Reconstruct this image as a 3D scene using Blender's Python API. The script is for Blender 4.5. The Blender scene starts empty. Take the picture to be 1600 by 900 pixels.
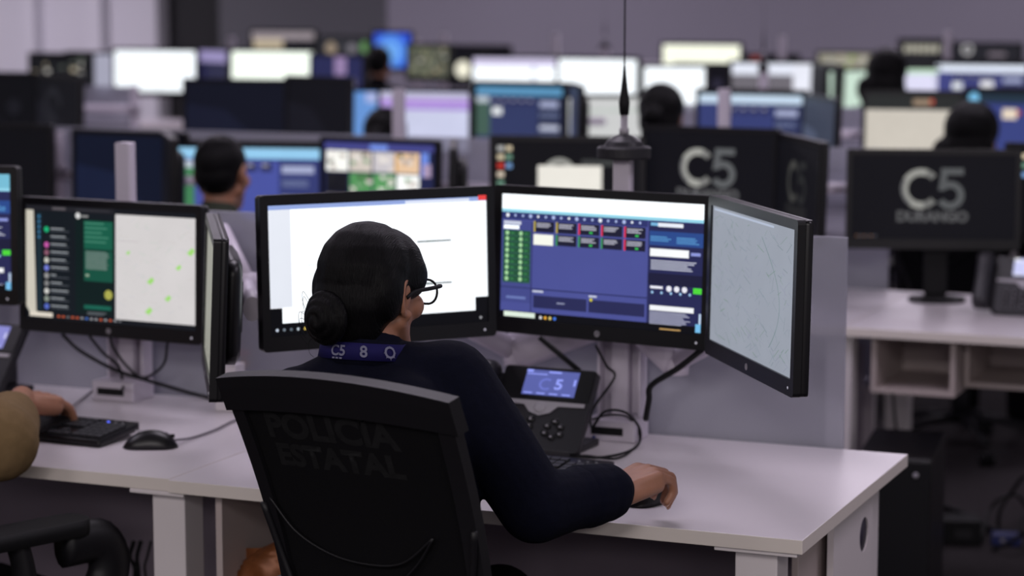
import bpy, bmesh, math, random
import numpy as np
from mathutils import Vector, Matrix, Euler
random.seed(7)
S = bpy.context.scene
C = S.collection
PI = math.pi

# ------------------------------------------------------------------ camera, light, exposure
F_PX = 3537.0; XC, YC, YH = 800.0, 450.0, -10.0
CAM_H = 1.67
PITCH = math.atan((YC - YH) / F_PX)
YAW = math.radians(22.768)
cam_data = bpy.data.cameras.new('camera'); cam = bpy.data.objects.new('camera', cam_data); C.objects.link(cam)
cam.location = (0, 0, CAM_H)
cam.rotation_euler = Euler((PI / 2 - PITCH, 0, YAW), 'XYZ')
cam_data.sensor_width = 36.0; cam_data.lens = 36.0 * F_PX / 1600.0
cam_data.dof.use_dof = True; cam_data.dof.focus_distance = 3.75; cam_data.dof.aperture_fstop = 3.0
cam_data.clip_start = 0.05; cam_data.clip_end = 100
S.camera = cam
S.view_settings.view_transform = 'Standard'; S.view_settings.look = 'None'
S.view_settings.gamma = 1.0; S.view_settings.use_curve_mapping = False
S.view_settings.exposure = 0.0
W = bpy.data.worlds.new('world'); S.world = W; W.use_nodes = True
W.node_tree.nodes['Background'].inputs[0].default_value = (0.95, 0.88, 0.95, 1)
W.node_tree.nodes['Background'].inputs[1].default_value = 0.26
CEIL_Z = 3.2
LIGHT_COL = (1.0, 0.90, 1.06)
FRONT_FILL_COL = (1.0, 0.93, 0.93)
def ceiling_or_fill_lamp(x, y, power, size=1.2, col=LIGHT_COL):
    l = bpy.data.lights.new('ceiling_or_fill_lamp', 'AREA'); l.shape = 'RECTANGLE'; l.size = size; l.size_y = size
    l.energy = power; l.color = col
    o = bpy.data.objects.new('ceiling_or_fill_lamp', l); o.location = (x, y, CEIL_Z - 0.06); C.objects.link(o)
    return o
for lx, ly, lp in ((-2.2, 5.0, 30), (-4.4, 3.6, 23), (0.6, 4.2, 26), (-1.6, 8.6, 36), (-5.2, 8.2, 26), (-3.0, 12.2, 30),
                   (-7.5, 12.2, 30), (-12.2, 14.6, 150), (-7.0, 15.6, 42), (-3.0, 15.6, 42)):
    ceiling_or_fill_lamp(lx, ly, lp)
for lx, ly, lp in ((-3.6, -1.6, 85), (-0.4, -1.6, 105), (2.4, -0.6, 90), (-1.5, -4.5, 160), (2.0, -4.5, 150)):  # added fill lamps behind the camera to brighten front-facing surfaces
    ceiling_or_fill_lamp(lx, ly, lp, 1.6, FRONT_FILL_COL)

# pixel of the 1600x900 photograph -> a point on a plane of the room
_fh = np.array([-math.sin(YAW), math.cos(YAW), 0]); _r = np.array([math.cos(YAW), math.sin(YAW), 0])
_d = _fh * math.cos(PITCH) + np.array([0, 0, -math.sin(PITCH)]); _u = np.cross(_r, _d)
_C = np.array([0, 0, CAM_H])
def ray(x, y): return _d + _r * (x - XC) / F_PX - _u * (y - YC) / F_PX
def on_z(x, y, z): v = ray(x, y); return Vector(_C + v * (z - CAM_H) / v[2])
def on_y(x, y, Y): v = ray(x, y); return Vector(_C + v * Y / v[1])
def at(x, y, s): return Vector(_C + ray(x, y) * (F_PX / s))

# ------------------------------------------------------------------ materials
def lin(c):
    return tuple(((v / 255) / 12.92 if v / 255 <= 0.04045 else ((v / 255 + 0.055) / 1.055) ** 2.4) for v in c)
def mat(name, rgb, rough=0.5, metal=0.0, noise=0.0, nscale=60.0, bump=0.0, spec=0.5, coat=0.0, stretch=None):
    m = bpy.data.materials.new(name); m.use_nodes = True
    nt = m.node_tree; b = nt.nodes['Principled BSDF']
    b.inputs['Base Color'].default_value = (*rgb, 1); b.inputs['Roughness'].default_value = rough
    b.inputs['Metallic'].default_value = metal; b.inputs['Specular IOR Level'].default_value = spec
    b.inputs['Coat Weight'].default_value = coat
    if noise or bump:
        tc = nt.nodes.new('ShaderNodeTexCoord'); n = nt.nodes.new('ShaderNodeTexNoise')
        n.inputs['Scale'].default_value = nscale; n.inputs['Detail'].default_value = 4
        mp = nt.nodes.new('ShaderNodeMapping'); nt.links.new(tc.outputs['Object'], mp.inputs[0]); nt.links.new(mp.outputs[0], n.inputs['Vector'])
        if stretch: mp.inputs['Scale'].default_value = stretch
        if noise:
            mx = nt.nodes.new('ShaderNodeMix'); mx.data_type = 'RGBA'
            mx.inputs[6].default_value = (*[v * (1 - noise) for v in rgb], 1)
            mx.inputs[7].default_value = (*[min(1, v * (1 + noise)) for v in rgb], 1)
            nt.links.new(n.outputs['Fac'], mx.inputs[0]); nt.links.new(mx.outputs[2], b.inputs['Base Color'])
        if bump:
            bp = nt.nodes.new('ShaderNodeBump'); bp.inputs['Strength'].default_value = bump; bp.inputs['Distance'].default_value = 0.002
            nt.links.new(n.outputs['Fac'], bp.inputs['Height']); nt.links.new(bp.outputs[0], b.inputs['Normal'])
    return m
M = {}
M['desk'] = mat('desk_laminate', (0.655, 0.61, 0.64), 0.33, noise=0.015, nscale=8)
M['edge'] = mat('desk_edge_band', (0.70, 0.64, 0.60), 0.5, noise=0.02, nscale=12)
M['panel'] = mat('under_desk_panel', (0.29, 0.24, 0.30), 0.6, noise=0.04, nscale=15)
M['steel'] = mat('painted_steel', (0.69, 0.64, 0.66), 0.45, noise=0.02, nscale=20)
M['board'] = mat('melamine_board', (0.46, 0.39, 0.38), 0.55, noise=0.04, nscale=15)
M['plastic'] = mat('black_plastic', (0.0055, 0.0052, 0.007), 0.36, spec=0.4, noise=0.1, bump=0.05, nscale=400)
M['plastic_grey'] = mat('charcoal_plastic', (0.02, 0.019, 0.024), 0.45, spec=0.35, noise=0.1, nscale=200)
M['key'] = mat('key_plastic', (0.02, 0.02, 0.025), 0.5, noise=0.1, nscale=200)
M['silver'] = mat('silver_plastic', (0.36, 0.34, 0.38), 0.4, 0.0, noise=0.05, nscale=100)
M['white_arm'] = mat('white_painted_metal', (0.62, 0.57, 0.66), 0.35, noise=0.02, nscale=30)
M['rubber'] = mat('black_rubber', (0.007, 0.007, 0.0085), 0.6, spec=0.25, noise=0.1, nscale=100)
M['cable_grey'] = mat('grey_cable', (0.16, 0.145, 0.17), 0.5, noise=0.05)
M['blue_cable'] = mat('blue_cable', (0.02, 0.03, 0.16), 0.5, noise=0.05)
M['mesh_fabric'] = mat('chair_mesh_fabric', (0.0036, 0.0034, 0.0045), 0.9, spec=0.12, noise=0.3, nscale=500, bump=0.3)
M['chair_frame'] = mat('chair_frame_plastic', (0.006, 0.0056, 0.0075), 0.5, spec=0.3, noise=0.1, nscale=300, bump=0.05)
M['chair_text'] = mat('faded_grey_print', (0.0095, 0.0095, 0.0105), 0.8, spec=0.12, noise=0.5, nscale=60)
M['chrome'] = mat('chromed_steel', (0.4, 0.4, 0.42), 0.2, 1.0, noise=0.02)
M['navy'] = mat('navy_shirt_cloth', (0.0026, 0.0032, 0.0105), 0.9, spec=0.12, noise=0.3, nscale=90, bump=0.5)
M['tan'] = mat('tan_shirt_cloth', (0.19, 0.125, 0.062), 0.9, spec=0.12, noise=0.2, nscale=60, bump=0.5)
M['khaki'] = mat('khaki_trousers', (0.10, 0.075, 0.045), 0.85, noise=0.15, nscale=60, bump=0.3)
M['black_cloth'] = mat('black_cloth', (0.004, 0.004, 0.0055), 0.9, spec=0.12, noise=0.2, nscale=60, bump=0.3)
M['green_cloth'] = mat('olive_cloth', (0.02, 0.026, 0.014), 0.85, noise=0.2, nscale=60, bump=0.3)
M['skin'] = mat('skin', (0.35, 0.16, 0.098), 0.5, noise=0.12, nscale=35, bump=0.15)
M['skin'].node_tree.nodes['Principled BSDF'].inputs['Subsurface Weight'].default_value = 0.08
M['skin'].node_tree.nodes['Principled BSDF'].inputs['Subsurface Radius'].default_value = (0.01, 0.004, 0.002)
M['nail'] = mat('nail', (0.42, 0.24, 0.19), 0.3, noise=0.03)
M['hair'] = mat('black_hair', (0.002, 0.0017, 0.0024), 0.5, spec=0.14, noise=0.5, nscale=60, bump=1.0, stretch=(14, 1.2, 1.2))
M['lanyard'] = mat('blue_lanyard_ribbon', (0.010, 0.008, 0.075), 0.8, spec=0.2, noise=0.1, nscale=200)
M['lanyard_print'] = mat('pale_lanyard_print', (0.16, 0.16, 0.25), 0.7, noise=0.1)
M['eye'] = mat('eye', (0.6, 0.58, 0.56), 0.15, noise=0.02)
M['orange'] = mat('orange_snack_foil', (0.20, 0.065, 0.02), 0.45, 0.3, noise=0.4, nscale=25, bump=0.6)
M['teal'] = mat('teal_print', (0.02, 0.10, 0.13), 0.4, noise=0.2)
M['red'] = mat('red_plastic', (0.45, 0.06, 0.05), 0.4, noise=0.05)
M['amber'] = mat('amber_plastic', (0.5, 0.2, 0.05), 0.4, noise=0.05)
M['hole_shade_disc'] = mat('dark_purple_hole_shade', (0.022, 0.018, 0.04), 0.5, noise=0.05)
M['white'] = mat('white_plastic', (0.72, 0.68, 0.72), 0.4, noise=0.02)
M['carpet'] = mat('carpet', (0.034, 0.029, 0.032), 0.95, spec=0.15, noise=0.25, nscale=30, bump=0.6)
M['wall_m'] = mat('mauve_painted_wall', (0.315, 0.30, 0.36), 0.8, noise=0.04, nscale=1.5)
M['wall_l'] = mat('lilac_painted_wall', (0.68, 0.67, 0.72), 0.8, noise=0.03, nscale=1.5)
M['wall_d'] = mat('dark_opening_slab', (0.010, 0.010, 0.012), 0.7, noise=0.2, nscale=2)
M['wall_g'] = mat('grey_painted_wall', (0.11, 0.11, 0.125), 0.7, noise=0.05, nscale=1.5)
M['ceil'] = mat('ceiling_paint', (0.6, 0.58, 0.62), 0.9, noise=0.03, nscale=2)
M['led_off'] = mat('small_led', (0.3, 0.3, 0.32), 0.3, noise=0.02)

def emis(name, rgb, st):
    m = bpy.data.materials.new(name); m.use_nodes = True; b = m.node_tree.nodes['Principled BSDF']
    b.inputs['Base Color'].default_value = (*rgb, 1)
    b.inputs['Emission Color'].default_value = (*rgb, 1); b.inputs['Emission Strength'].default_value = st
    return m
M['led_blue'] = emis('lit_blue_led', (0.1, 0.15, 1.0), 2.0)
M['led_white'] = emis('lit_white_led', (0.8, 0.8, 0.9), 0.12)
def screen_material():
    m = bpy.data.materials.new('lit_display'); m.use_nodes = True; nt = m.node_tree; b = nt.nodes['Principled BSDF']
    b.inputs['Base Color'].default_value = (0.003, 0.003, 0.004, 1); b.inputs['Roughness'].default_value = 0.5
    b.inputs['Specular IOR Level'].default_value = 0.12
    a = nt.nodes.new('ShaderNodeVertexColor'); a.layer_name = 'Col'
    tc = nt.nodes.new('ShaderNodeTexCoord'); n = nt.nodes.new('ShaderNodeTexNoise'); n.inputs['Scale'].default_value = 9
    nt.links.new(tc.outputs['Object'], n.inputs['Vector'])
    mr = nt.nodes.new('ShaderNodeMapRange'); mr.inputs[3].default_value = 0.92; mr.inputs[4].default_value = 1.08
    nt.links.new(n.outputs['Fac'], mr.inputs[0])
    nt.links.new(a.outputs['Color'], b.inputs['Emission Color']); nt.links.new(mr.outputs[0], b.inputs['Emission Strength'])
    return m
M['screen'] = screen_material()
def frosted():
    m = bpy.data.materials.new('frosted_film_glass'); m.use_nodes = True; nt = m.node_tree
    b = nt.nodes['Principled BSDF']; b.inputs['Base Color'].default_value = (0.47, 0.47, 0.55, 1); b.inputs['Roughness'].default_value = 0.5
    b.inputs['Specular IOR Level'].default_value = 0.25
    t = nt.nodes.new('ShaderNodeBsdfTransparent'); t.inputs[0].default_value = (0.95, 0.96, 1, 1)
    mx = nt.nodes.new('ShaderNodeMixShader'); mx.inputs[0].default_value = 0.42
    nt.links.new(b.outputs[0], mx.inputs[1]); nt.links.new(t.outputs[0], mx.inputs[2])
    tc = nt.nodes.new('ShaderNodeTexCoord'); n = nt.nodes.new('ShaderNodeTexNoise'); n.inputs['Scale'].default_value = 2
    mr = nt.nodes.new('ShaderNodeMapRange'); mr.inputs[3].default_value = 0.33; mr.inputs[4].default_value = 0.43
    nt.links.new(tc.outputs['Object'], n.inputs['Vector']); nt.links.new(n.outputs['Fac'], mr.inputs[0]); nt.links.new(mr.outputs[0], mx.inputs[0])
    nt.links.new(mx.outputs[0], nt.nodes['Material Output'].inputs[0])
    return m
M['frost'] = frosted()
def lens_glass():
    m = bpy.data.materials.new('clear_lens'); m.use_nodes = True; nt = m.node_tree
    g = nt.nodes.new('ShaderNodeBsdfGlossy'); g.inputs['Roughness'].default_value = 0.05
    t = nt.nodes.new('ShaderNodeBsdfTransparent'); t.inputs[0].default_value = (0.93, 0.93, 0.95, 1)
    mx = nt.nodes.new('ShaderNodeMixShader'); mx.inputs[0].default_value = 0.06
    nt.links.new(t.outputs[0], mx.inputs[1]); nt.links.new(g.outputs[0], mx.inputs[2]); nt.links.new(mx.outputs[0], nt.nodes['Material Output'].inputs[0])
    return m
M['lens'] = lens_glass()

# ------------------------------------------------------------------ mesh helpers
def box(bm, x0, x1, y0, y1, z0, z1, bev=0.0, mi=0, rot=None, pivot=(0, 0, 0)):
    r = bmesh.ops.create_cube(bm, size=1.0); vs = r['verts']
    for v in vs: v.co = Vector((x0 + (v.co.x + .5) * (x1 - x0), y0 + (v.co.y + .5) * (y1 - y0), z0 + (v.co.z + .5) * (z1 - z0)))
    fs = {f for v in vs for f in v.link_faces}
    for f in fs: f.material_index = mi
    if bev:
        es = list({e for v in vs for e in v.link_edges})
        rr = bmesh.ops.bevel(bm, geom=es, offset=bev, segments=2, affect='EDGES', profile=0.6)
        vs = list({v for f in rr['faces'] for v in f.verts} | {v for v in vs if v.is_valid})
    if rot is not None:
        p = Vector(pivot)
        for v in vs: v.co = rot @ (v.co - p) + p
    return vs
def loft(bm, rings, close=True, cap=True, mi=0):
    R = [[bm.verts.new(p) for p in ring] for ring in rings]
    n = len(R[0])
    for a, b in zip(R, R[1:]):
        for i in range(n if close else n - 1):
            f = bm.faces.new((a[i], a[(i + 1) % n], b[(i + 1) % n], b[i])); f.material_index = mi; f.smooth = True
    if cap:
        f = bm.faces.new(list(reversed(R[0]))); f.material_index = mi
        f = bm.faces.new(R[-1]); f.material_index = mi
    return R
def lathe(bm, prof, origin=(0, 0, 0), n=24, axis='z', mi=0):
    rings = []
    for r, z in prof:
        ring = []
        for i in range(n):
            a = 2 * PI * i / n
            p = Vector((r * math.cos(a), r * math.sin(a), z))
            if axis == 'y': p = Vector((p.x, -p.z, p.y))
            if axis == 'x': p = Vector((p.z, p.x, p.y))
            ring.append(p + Vector(origin))
        rings.append(ring)
    loft(bm, rings, mi=mi)
def frames_along(pts):
    pts = [Vector(p) for p in pts]; out = []
    up = Vector((0, 0, 1)); prev = None
    for i, p in enumerate(pts):
        t = (pts[min(i + 1, len(pts) - 1)] - pts[max(i - 1, 0)]).normalized()
        if prev is None:
            a = up if abs(t.dot(up)) < 0.95 else Vector((1, 0, 0))
            n = (a - t * a.dot(t)).normalized()
        else: n = (prev - t * prev.dot(t)).normalized()
        prev = n; out.append((p, t, n, t.cross(n)))
    return out
def spline(pts, k=6):
    pts = [Vector(p) for p in pts]; out = []
    P = [pts[0] * 2 - pts[1]] + pts + [pts[-1] * 2 - pts[-2]]
    for i in range(1, len(P) - 2):
        for j in range(k):
            t = j / k; a, b, c, d = P[i - 1:i + 3]
            out.append(0.5 * ((2 * b) + (c - a) * t + (2 * a - 5 * b + 4 * c - d) * t * t + (3 * b - a - 3 * c + d) * t ** 3))
    out.append(pts[-1]); return out
def tube(bm, pts, r, n=10, smooth=0, mi=0, flat=1.0):
    if smooth: pts = spline(pts, smooth)
    fr = frames_along(pts); m = len(fr)
    rings = []
    for i, (p, t, a, b) in enumerate(fr):
        rr = r[0] + (r[1] - r[0]) * i / (m - 1) if isinstance(r, (tuple, list)) else r
        rings.append([p + a * rr * flat * math.cos(2 * PI * k / n) + b * rr * math.sin(2 * PI * k / n) for k in range(n)])
    loft(bm, rings, mi=mi)
def rrect(w, h, r, n=5, cx=0, cz=0):
    out = []
    for sx, sz, a0 in ((1, 1, 0), (-1, 1, PI / 2), (-1, -1, PI), (1, -1, 1.5 * PI)):
        for i in range(n + 1):
            a = a0 + PI / 2 * i / n
            out.append((cx + sx * (w / 2 - r) + r * math.cos(a), cz + sz * (h / 2 - r) + r * math.sin(a)))
    return out
def slab(bm, outline, y0, y1, mi=0):          # outline in xz, thickness in y
    loft(bm, [[Vector((x, y1, z)) for x, z in outline], [Vector((x, y0, z)) for x, z in outline]], mi=mi)
def ringplate(bm, outer, inner, y0, y1, mi=0): # plate with a hole, outlines in xz with equal counts
    n = len(outer); V = [[bm.verts.new((x, y, z)) for x, z in o] for o in (outer, inner) for y in (y0, y1)]
    o0, o1, i0, i1 = V
    for k in range(n):
        j = (k + 1) % n
        for q in ((o0[k], i0[k], i0[j], o0[j]), (o1[k], o1[j], i1[j], i1[k]), (o0[k], o0[j], o1[j], o1[k]), (i0[k], i1[k], i1[j], i0[j])):
            bm.faces.new(q).material_index = mi
def obj(name, bm, mats, parent=None, smooth=None, origin=None):
    if isinstance(bm, bpy.types.Mesh): me = bm
    else:
        bmesh.ops.recalc_face_normals(bm, faces=bm.faces) if not getattr(bm, '_noflip', False) else None
        me = bpy.data.meshes.new(name); bm.to_mesh(me); bm.free()
    if origin is not None: me.transform(Matrix.Translation(-Vector(origin)))
    for m in (mats if isinstance(mats, (list, tuple)) else [mats]): me.materials.append(m)
    if smooth is not None:
        for p in me.polygons: p.use_smooth = smooth
    o = bpy.data.objects.new(name, me); C.objects.link(o)
    if parent is not None: o.parent = parent
    return o
def thing(name, label, cat, loc=(0, 0, 0), rz=0.0, group=None, rot=None):
    o = bpy.data.objects.new(name, None); C.objects.link(o); o.empty_display_size = 0.05
    o.location = loc; o.rotation_euler = rot if rot else (0, 0, rz)
    o['label'] = label; o['category'] = cat
    if group: o['group'] = group
    return o
def tag(o, label, cat, group=None, kind=None):
    if kind: o['kind'] = kind
    else: o['label'] = label; o['category'] = cat
    if group: o['group'] = group
    return o
def struct(name, bm, m): o = obj(name, bm, m); o['kind'] = 'structure'; return o
def copy_tree(root, loc, label, rz=None, group=None):
    c = root.copy(); C.objects.link(c); c.location = loc
    if rz is not None: c.rotation_euler = (0, 0, rz)
    c['label'] = label
    if group: c['group'] = group
    for ch in list(root.children):
        d = ch.copy(); C.objects.link(d); d.parent = c
        for g in list(ch.children):
            e = g.copy(); C.objects.link(e); e.parent = d
    return c
def text_mesh(body, size, offset=0.0, extrude=0.0):
    cu = bpy.data.curves.new('t', 'FONT'); cu.body = body; cu.size = size; cu.align_x = 'CENTER'; cu.align_y = 'CENTER'
    cu.offset = offset; cu.extrude = extrude; cu.resolution_u = 4
    o = bpy.data.objects.new('t', cu); C.objects.link(o)
    dg = bpy.context.evaluated_depsgraph_get(); me = bpy.data.meshes.new_from_object(o.evaluated_get(dg))
    bpy.data.objects.remove(o); bpy.data.curves.remove(cu)
    return me

# ------------------------------------------------------------------ display content
class Scr:                                     # a lit display: coloured patches in one mesh, u right, v down, both 0..1
    def __init__(s, w, h): s.w, s.h = w, h; s.V = []; s.Fc = []; s.cols = []; s.lay = 0
    def P(s, u, v, l): return ((u - .5) * s.w, -0.00025 * l, (.5 - v) * s.h)
    def poly(s, pts, col, l=1):
        k = len(s.V); s.V += [s.P(u, v, l) for u, v in pts]; s.Fc.append(tuple(range(k, k + len(pts)))); s.cols.append(lin_hdr(col))
    def rect(s, u0, v0, u1, v1, col, l=1): s.poly([(u0, v1), (u1, v1), (u1, v0), (u0, v0)], col, l)
    def line(s, a, b, t, col, l=1):
        ax, ay = a; bx, by = b; dx, dy = (bx - ax) * s.w, (by - ay) * s.h; L = math.hypot(dx, dy) or 1
        nx, ny = -dy / L * t / s.w, dx / L * t / s.h
        s.poly([(ax - nx, ay - ny), (bx - nx, by - ny), (bx + nx, by + ny), (ax + nx, ay + ny)], col, l)
    def disc(s, u, v, r, col, l=2, n=14):
        s.poly([(u + r / s.w * math.cos(2 * PI * i / n), v - r / s.h * math.sin(2 * PI * i / n)) for i in range(n)], col, l)
    def lines(s, u0, v0, u1, v1, n, col, l=2, frac=0.45, rag=0.3):
        for i in range(n):
            a = v0 + (v1 - v0) * i / n; s.rect(u0, a, u0 + (u1 - u0) * (1 - rag * random.random()), a + (v1 - v0) / n * frac, col, l)
    def arc(s, u, v, R, r, a0, a1, cf, l=2, n=28):
        for i in range(n):
            t0, t1 = a0 + (a1 - a0) * i / n, a0 + (a1 - a0) * (i + 1) / n
            q = [(R, t0), (R, t1), (r, t1), (r, t0)]
            s.poly([(u + rr / s.w * math.cos(t), v - rr / s.h * math.sin(t)) for rr, t in q], cf((i + .5) / n), l)
    def text(s, body, size, u, v, col, l=2, off=0.0):
        me = text_mesh(body, size, off)
        for p in me.polygons:
            s.poly([(u + me.vertices[i].co.x / s.w, v - me.vertices[i].co.y / s.h) for i in p.vertices], col, l)
        bpy.data.meshes.remove(me)
    def build(s, parent, y, cz=0.0, name='screen', rx=0.0):
        me = bpy.data.meshes.new(name); me.from_pydata([(a, b + y, c + cz) for a, b, c in s.V], [], s.Fc)
        at_ = me.color_attributes.new('Col', 'FLOAT_COLOR', 'CORNER'); k = 0
        for p, c in zip(me.polygons, s.cols):
            for _ in p.vertices: at_.data[k].color = (*c, 1); k += 1
        return obj(name, me, M['screen'], parent)
def lin_hdr(c):
    if max(c) <= 255: return lin(c)
    k = max(c) / 255; b = lin([v / k for v in c]); return tuple(v * k ** 1.2 for v in b)
WHT = (305, 312, 318)
def c_c5(s, k=1.0, word='DURANGO', cx=.50, cv=.40, icons=True):
    s.rect(0, 0, 1, 1, (13, 13, 18), 0)
    H = s.h; a = H / s.w; L = cx - .37 * a
    g = lambda t: tuple(v * k for v in ((148, 148, 143) if .12 < t < .85 else (112, 112, 110)))
    s.arc(L + .225 * a, cv, .24 * H, .155 * H, math.radians(42), math.radians(318), g)
    s.arc(L + .225 * a, cv, .2401 * H, .205 * H, math.radians(150), math.radians(235), lambda t: tuple(v * k for v in (96, 96, 98)), 3)
    col = tuple(v * k for v in (84, 86, 88))
    s.rect(L + .455 * a, cv - .245, L + .72 * a, cv - .165, col, 2)
    s.poly([(L + .425 * a, cv + .02), (L + .505 * a, cv + .02), (L + .53 * a, cv - .165), (L + .455 * a, cv - .165)], col, 2)
    s.arc(L + .565 * a, cv + .075, .168 * H, .085 * H, math.radians(135), math.radians(-150), lambda t: col, n=30)
    s.text(word, .165 * H, cx - .005, cv + .335, tuple(v * k for v in (80, 80, 82)), 2, .010 * H)
    if icons:
        for i in range(6): s.rect(.03 + i * .022, .955, .043 + i * .022, .975, ((120, 90, 70), (90, 90, 100))[i % 2], 2)
def c_doc(s):
    s.rect(0, 0, 1, 1, (10, 10, 14), 0)
    s.rect(0, .012, 1, .05, (150, 170, 225), 1); s.rect(.62, .02, .92, .05, (225, 232, 250), 2); s.rect(.962, .0, 1, .04, (235, 70, 70), 3)
    s.rect(0, .045, 1, .79, (238, 240, 248), 1); s.rect(.055, .045, 1, .905, WHT, 2); s.rect(0, .045, .10, .785, (232, 236, 246), 3)
    s.rect(.94, .80, 1.0, .92, (12, 12, 16), 4)
    for v in (.335, .665): s.rect(.67, v, .83, v + .012, (70, 80, 80), 5); s.rect(.71, v + .001, .75, v + .011, (25, 60, 40), 6)
    s.rect(.60, .235, .79, .24, (200, 205, 215), 5)
    for v in (.47, .54, .70): s.rect(.17, v, .235, v + .005, (190, 195, 205), 5)
    for i in range(9): s.rect(.24 + .08 * i, .1, .29 + .08 * i, .103, (215, 220, 232), 5)
    for i, c in enumerate(((190, 200, 215), (110, 120, 130), (90, 100, 110), (180, 190, 200), (220, 190, 90), (120, 150, 200), (90, 110, 220))):
        s.disc(.03 + i * .031, .955, .0032, c, 3)
    s.disc(.965, .965, .003, (150, 150, 155), 3); 
def c_app(s, full=True, top=WHT):
    s.rect(0, 0, 1, 1, (14, 14, 22), 0)
    s.rect(0, .02, 1, .94, (76, 82, 150), 1)
    s.rect(0, 0, 1, .12, top, 2); s.rect(0, .12, 1, .145, (150, 215, 235), 2)
    s.rect(0, .145, .73, .20, (48, 54, 108), 2)
    for i in range(18): s.disc(.03 + i * .039, .17 , .0028 if i % 3 else .0042, (170, 185, 230) if i % 4 else (235, 240, 250), 3)
    s.rect(.0, .21, .155, .87, (70, 76, 140), 2); s.rect(.01, .215, .10, .245, (200, 205, 225), 3); s.rect(.01, .25, .09, .28, WHT, 3)
    s.rect(.01, .29, .15, .71, (38, 84, 58), 3)
    for r in range(9):
        v = .295 + r * .046
        s.rect(.01, v + .036, .15, v + .041, (62, 100, 100), 4)
        for q in range(2):
            s.disc(.03 + q * .07, v + .018, .0045, (165, 215, 160), 5); s.rect(.048 + q * .07, v + .012, .066 + q * .07, v + .024, (60, 130, 80), 5)
    for i in range(5):
        for j in range(2):
            u = .165 + i * .113; v = .20 + j * .10
            if i == 0 and j == 1: s.rect(u, v + .01, u + .10, v + .095, (250, 252, 240), 4); continue
            s.rect(u, v + .006, u + .104, v + .092, (30, 30, 52), 3)
            s.rect(u, v + .006, u + .008, v + .092, ((190, 170, 60), (190, 170, 60), (225, 50, 80), (225, 50, 80), (225, 50, 80))[i] if j == 0 or i == 4 else (60, 150, 90), 4)
            s.lines(u + .014, v + .02, u + .09, v + .06, 3, (205, 205, 220), 4)
            if i in (2, 4): s.rect(u + .055, v + .066, u + .07, v + .08, (60, 200, 90), 4)
    s.rect(.155, .22, .16, .94, (44, 48, 96), 3); s.rect(.735, .15, .74, .94, (44, 48, 96), 3)
    s.rect(.16, .745, .735, .755, (44, 48, 96), 3); s.rect(.17, .80, .44, .90, (42, 44, 86), 3); s.rect(.45, .80, .725, .90, (42, 44, 86), 3)
    s.rect(.165, .76, .22, .775, (200, 205, 225), 4); s.rect(.45, .765, .49, .78, (200, 205, 225), 4); s.disc(.462, .80, .0035, (210, 200, 60), 5); s.rect(.29, .845, .33, .855, (150, 155, 185), 4)
    s.rect(.0, .745, .155, .752, (44, 48, 96), 3); s.rect(.03, .82, .13, .84, (110, 125, 185), 4)
    s.rect(.74, .15, 1, .94, (40, 42, 84), 2); s.rect(.74, .225, 1, .335, (44, 74, 140), 3); s.rect(.78, .16, .90, .19, (235, 240, 250), 4); s.rect(.745, .16, .78, .185, (120, 180, 220), 4)
    s.lines(.745, .265, .85, .31, 3, (95, 160, 215), 4); s.lines(.87, .265, .98, .32, 4, (95, 160, 215), 4)
    s.rect(.745, .36, .93, .42, (248, 250, 252), 4); s.rect(.94, .375, .985, .40, (140, 150, 215), 4); s.lines(.75, .45, .97, .53, 5, (205, 208, 225), 4)
    s.rect(.74, .55, 1, .64, (30, 30, 58), 3)
    s.rect(.75, .65, .81, .67, (235, 235, 245), 4)
    for q in range(3): s.disc(.84 + q * .037, .665, .006, (235, 235, 245), 4)
    s.rect(.955, .645, .995, .69, (80, 220, 60), 4)
    for q in range(5): s.disc(.76 + q * .045, .70, .0028, (160, 200, 235), 4)
    s.rect(.75, .80, .96, .84, (245, 247, 250), 4); s.lines(.75, .85, .96, .95, 9, (190, 192, 215), 4); s.rect(.985, .84, .995, .93, (190, 210, 235), 4)
    s.rect(0, .95, 1, 1, (12, 12, 18), 3); s.rect(0.02, .945, .18, .985, (225, 240, 225), 4)
    for i, c in enumerate(((220, 220, 225), (230, 170, 60), (220, 200, 120), (70, 120, 225))): s.disc(.21 + i * .024, .975, .0035, c, 5)
    s.rect(.97, .92, .995, .985, (120, 190, 235), 5); s.rect(.80, .975, .90, .985, (200, 160, 100), 5)
def c_map_grey(s):
    s.rect(0, 0, 1, 1, (150, 156, 168), 0)
    R = random.Random(3)
    for i in range(230):
        u, v = R.random() * .94 + .02, R.random() * .9 + .06; a = R.choice((.5, .8, 2.0, 2.3)) + R.uniform(-.4, .4); L = R.uniform(.02, .10)
        s.line((u, v), (min(.99, max(.01, u + L * math.cos(a))), min(.98, max(.03, v + L * math.sin(a)))), R.uniform(.0003, .0007), R.choice(((118, 132, 138), (128, 142, 152), (112, 138, 122), (138, 142, 160))), 1 + i % 3)
    p = None
    for i in range(26):
        t = i / 25; q = (.62 + .22 * math.sin(t * 2.6) , .12 + .74 * t)
        if p: s.line(p, q, .0009, (105, 130, 128), 4)
        p = q
    s.rect(0.02, .02, .75, .035, (176, 186, 206), 1)
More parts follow.
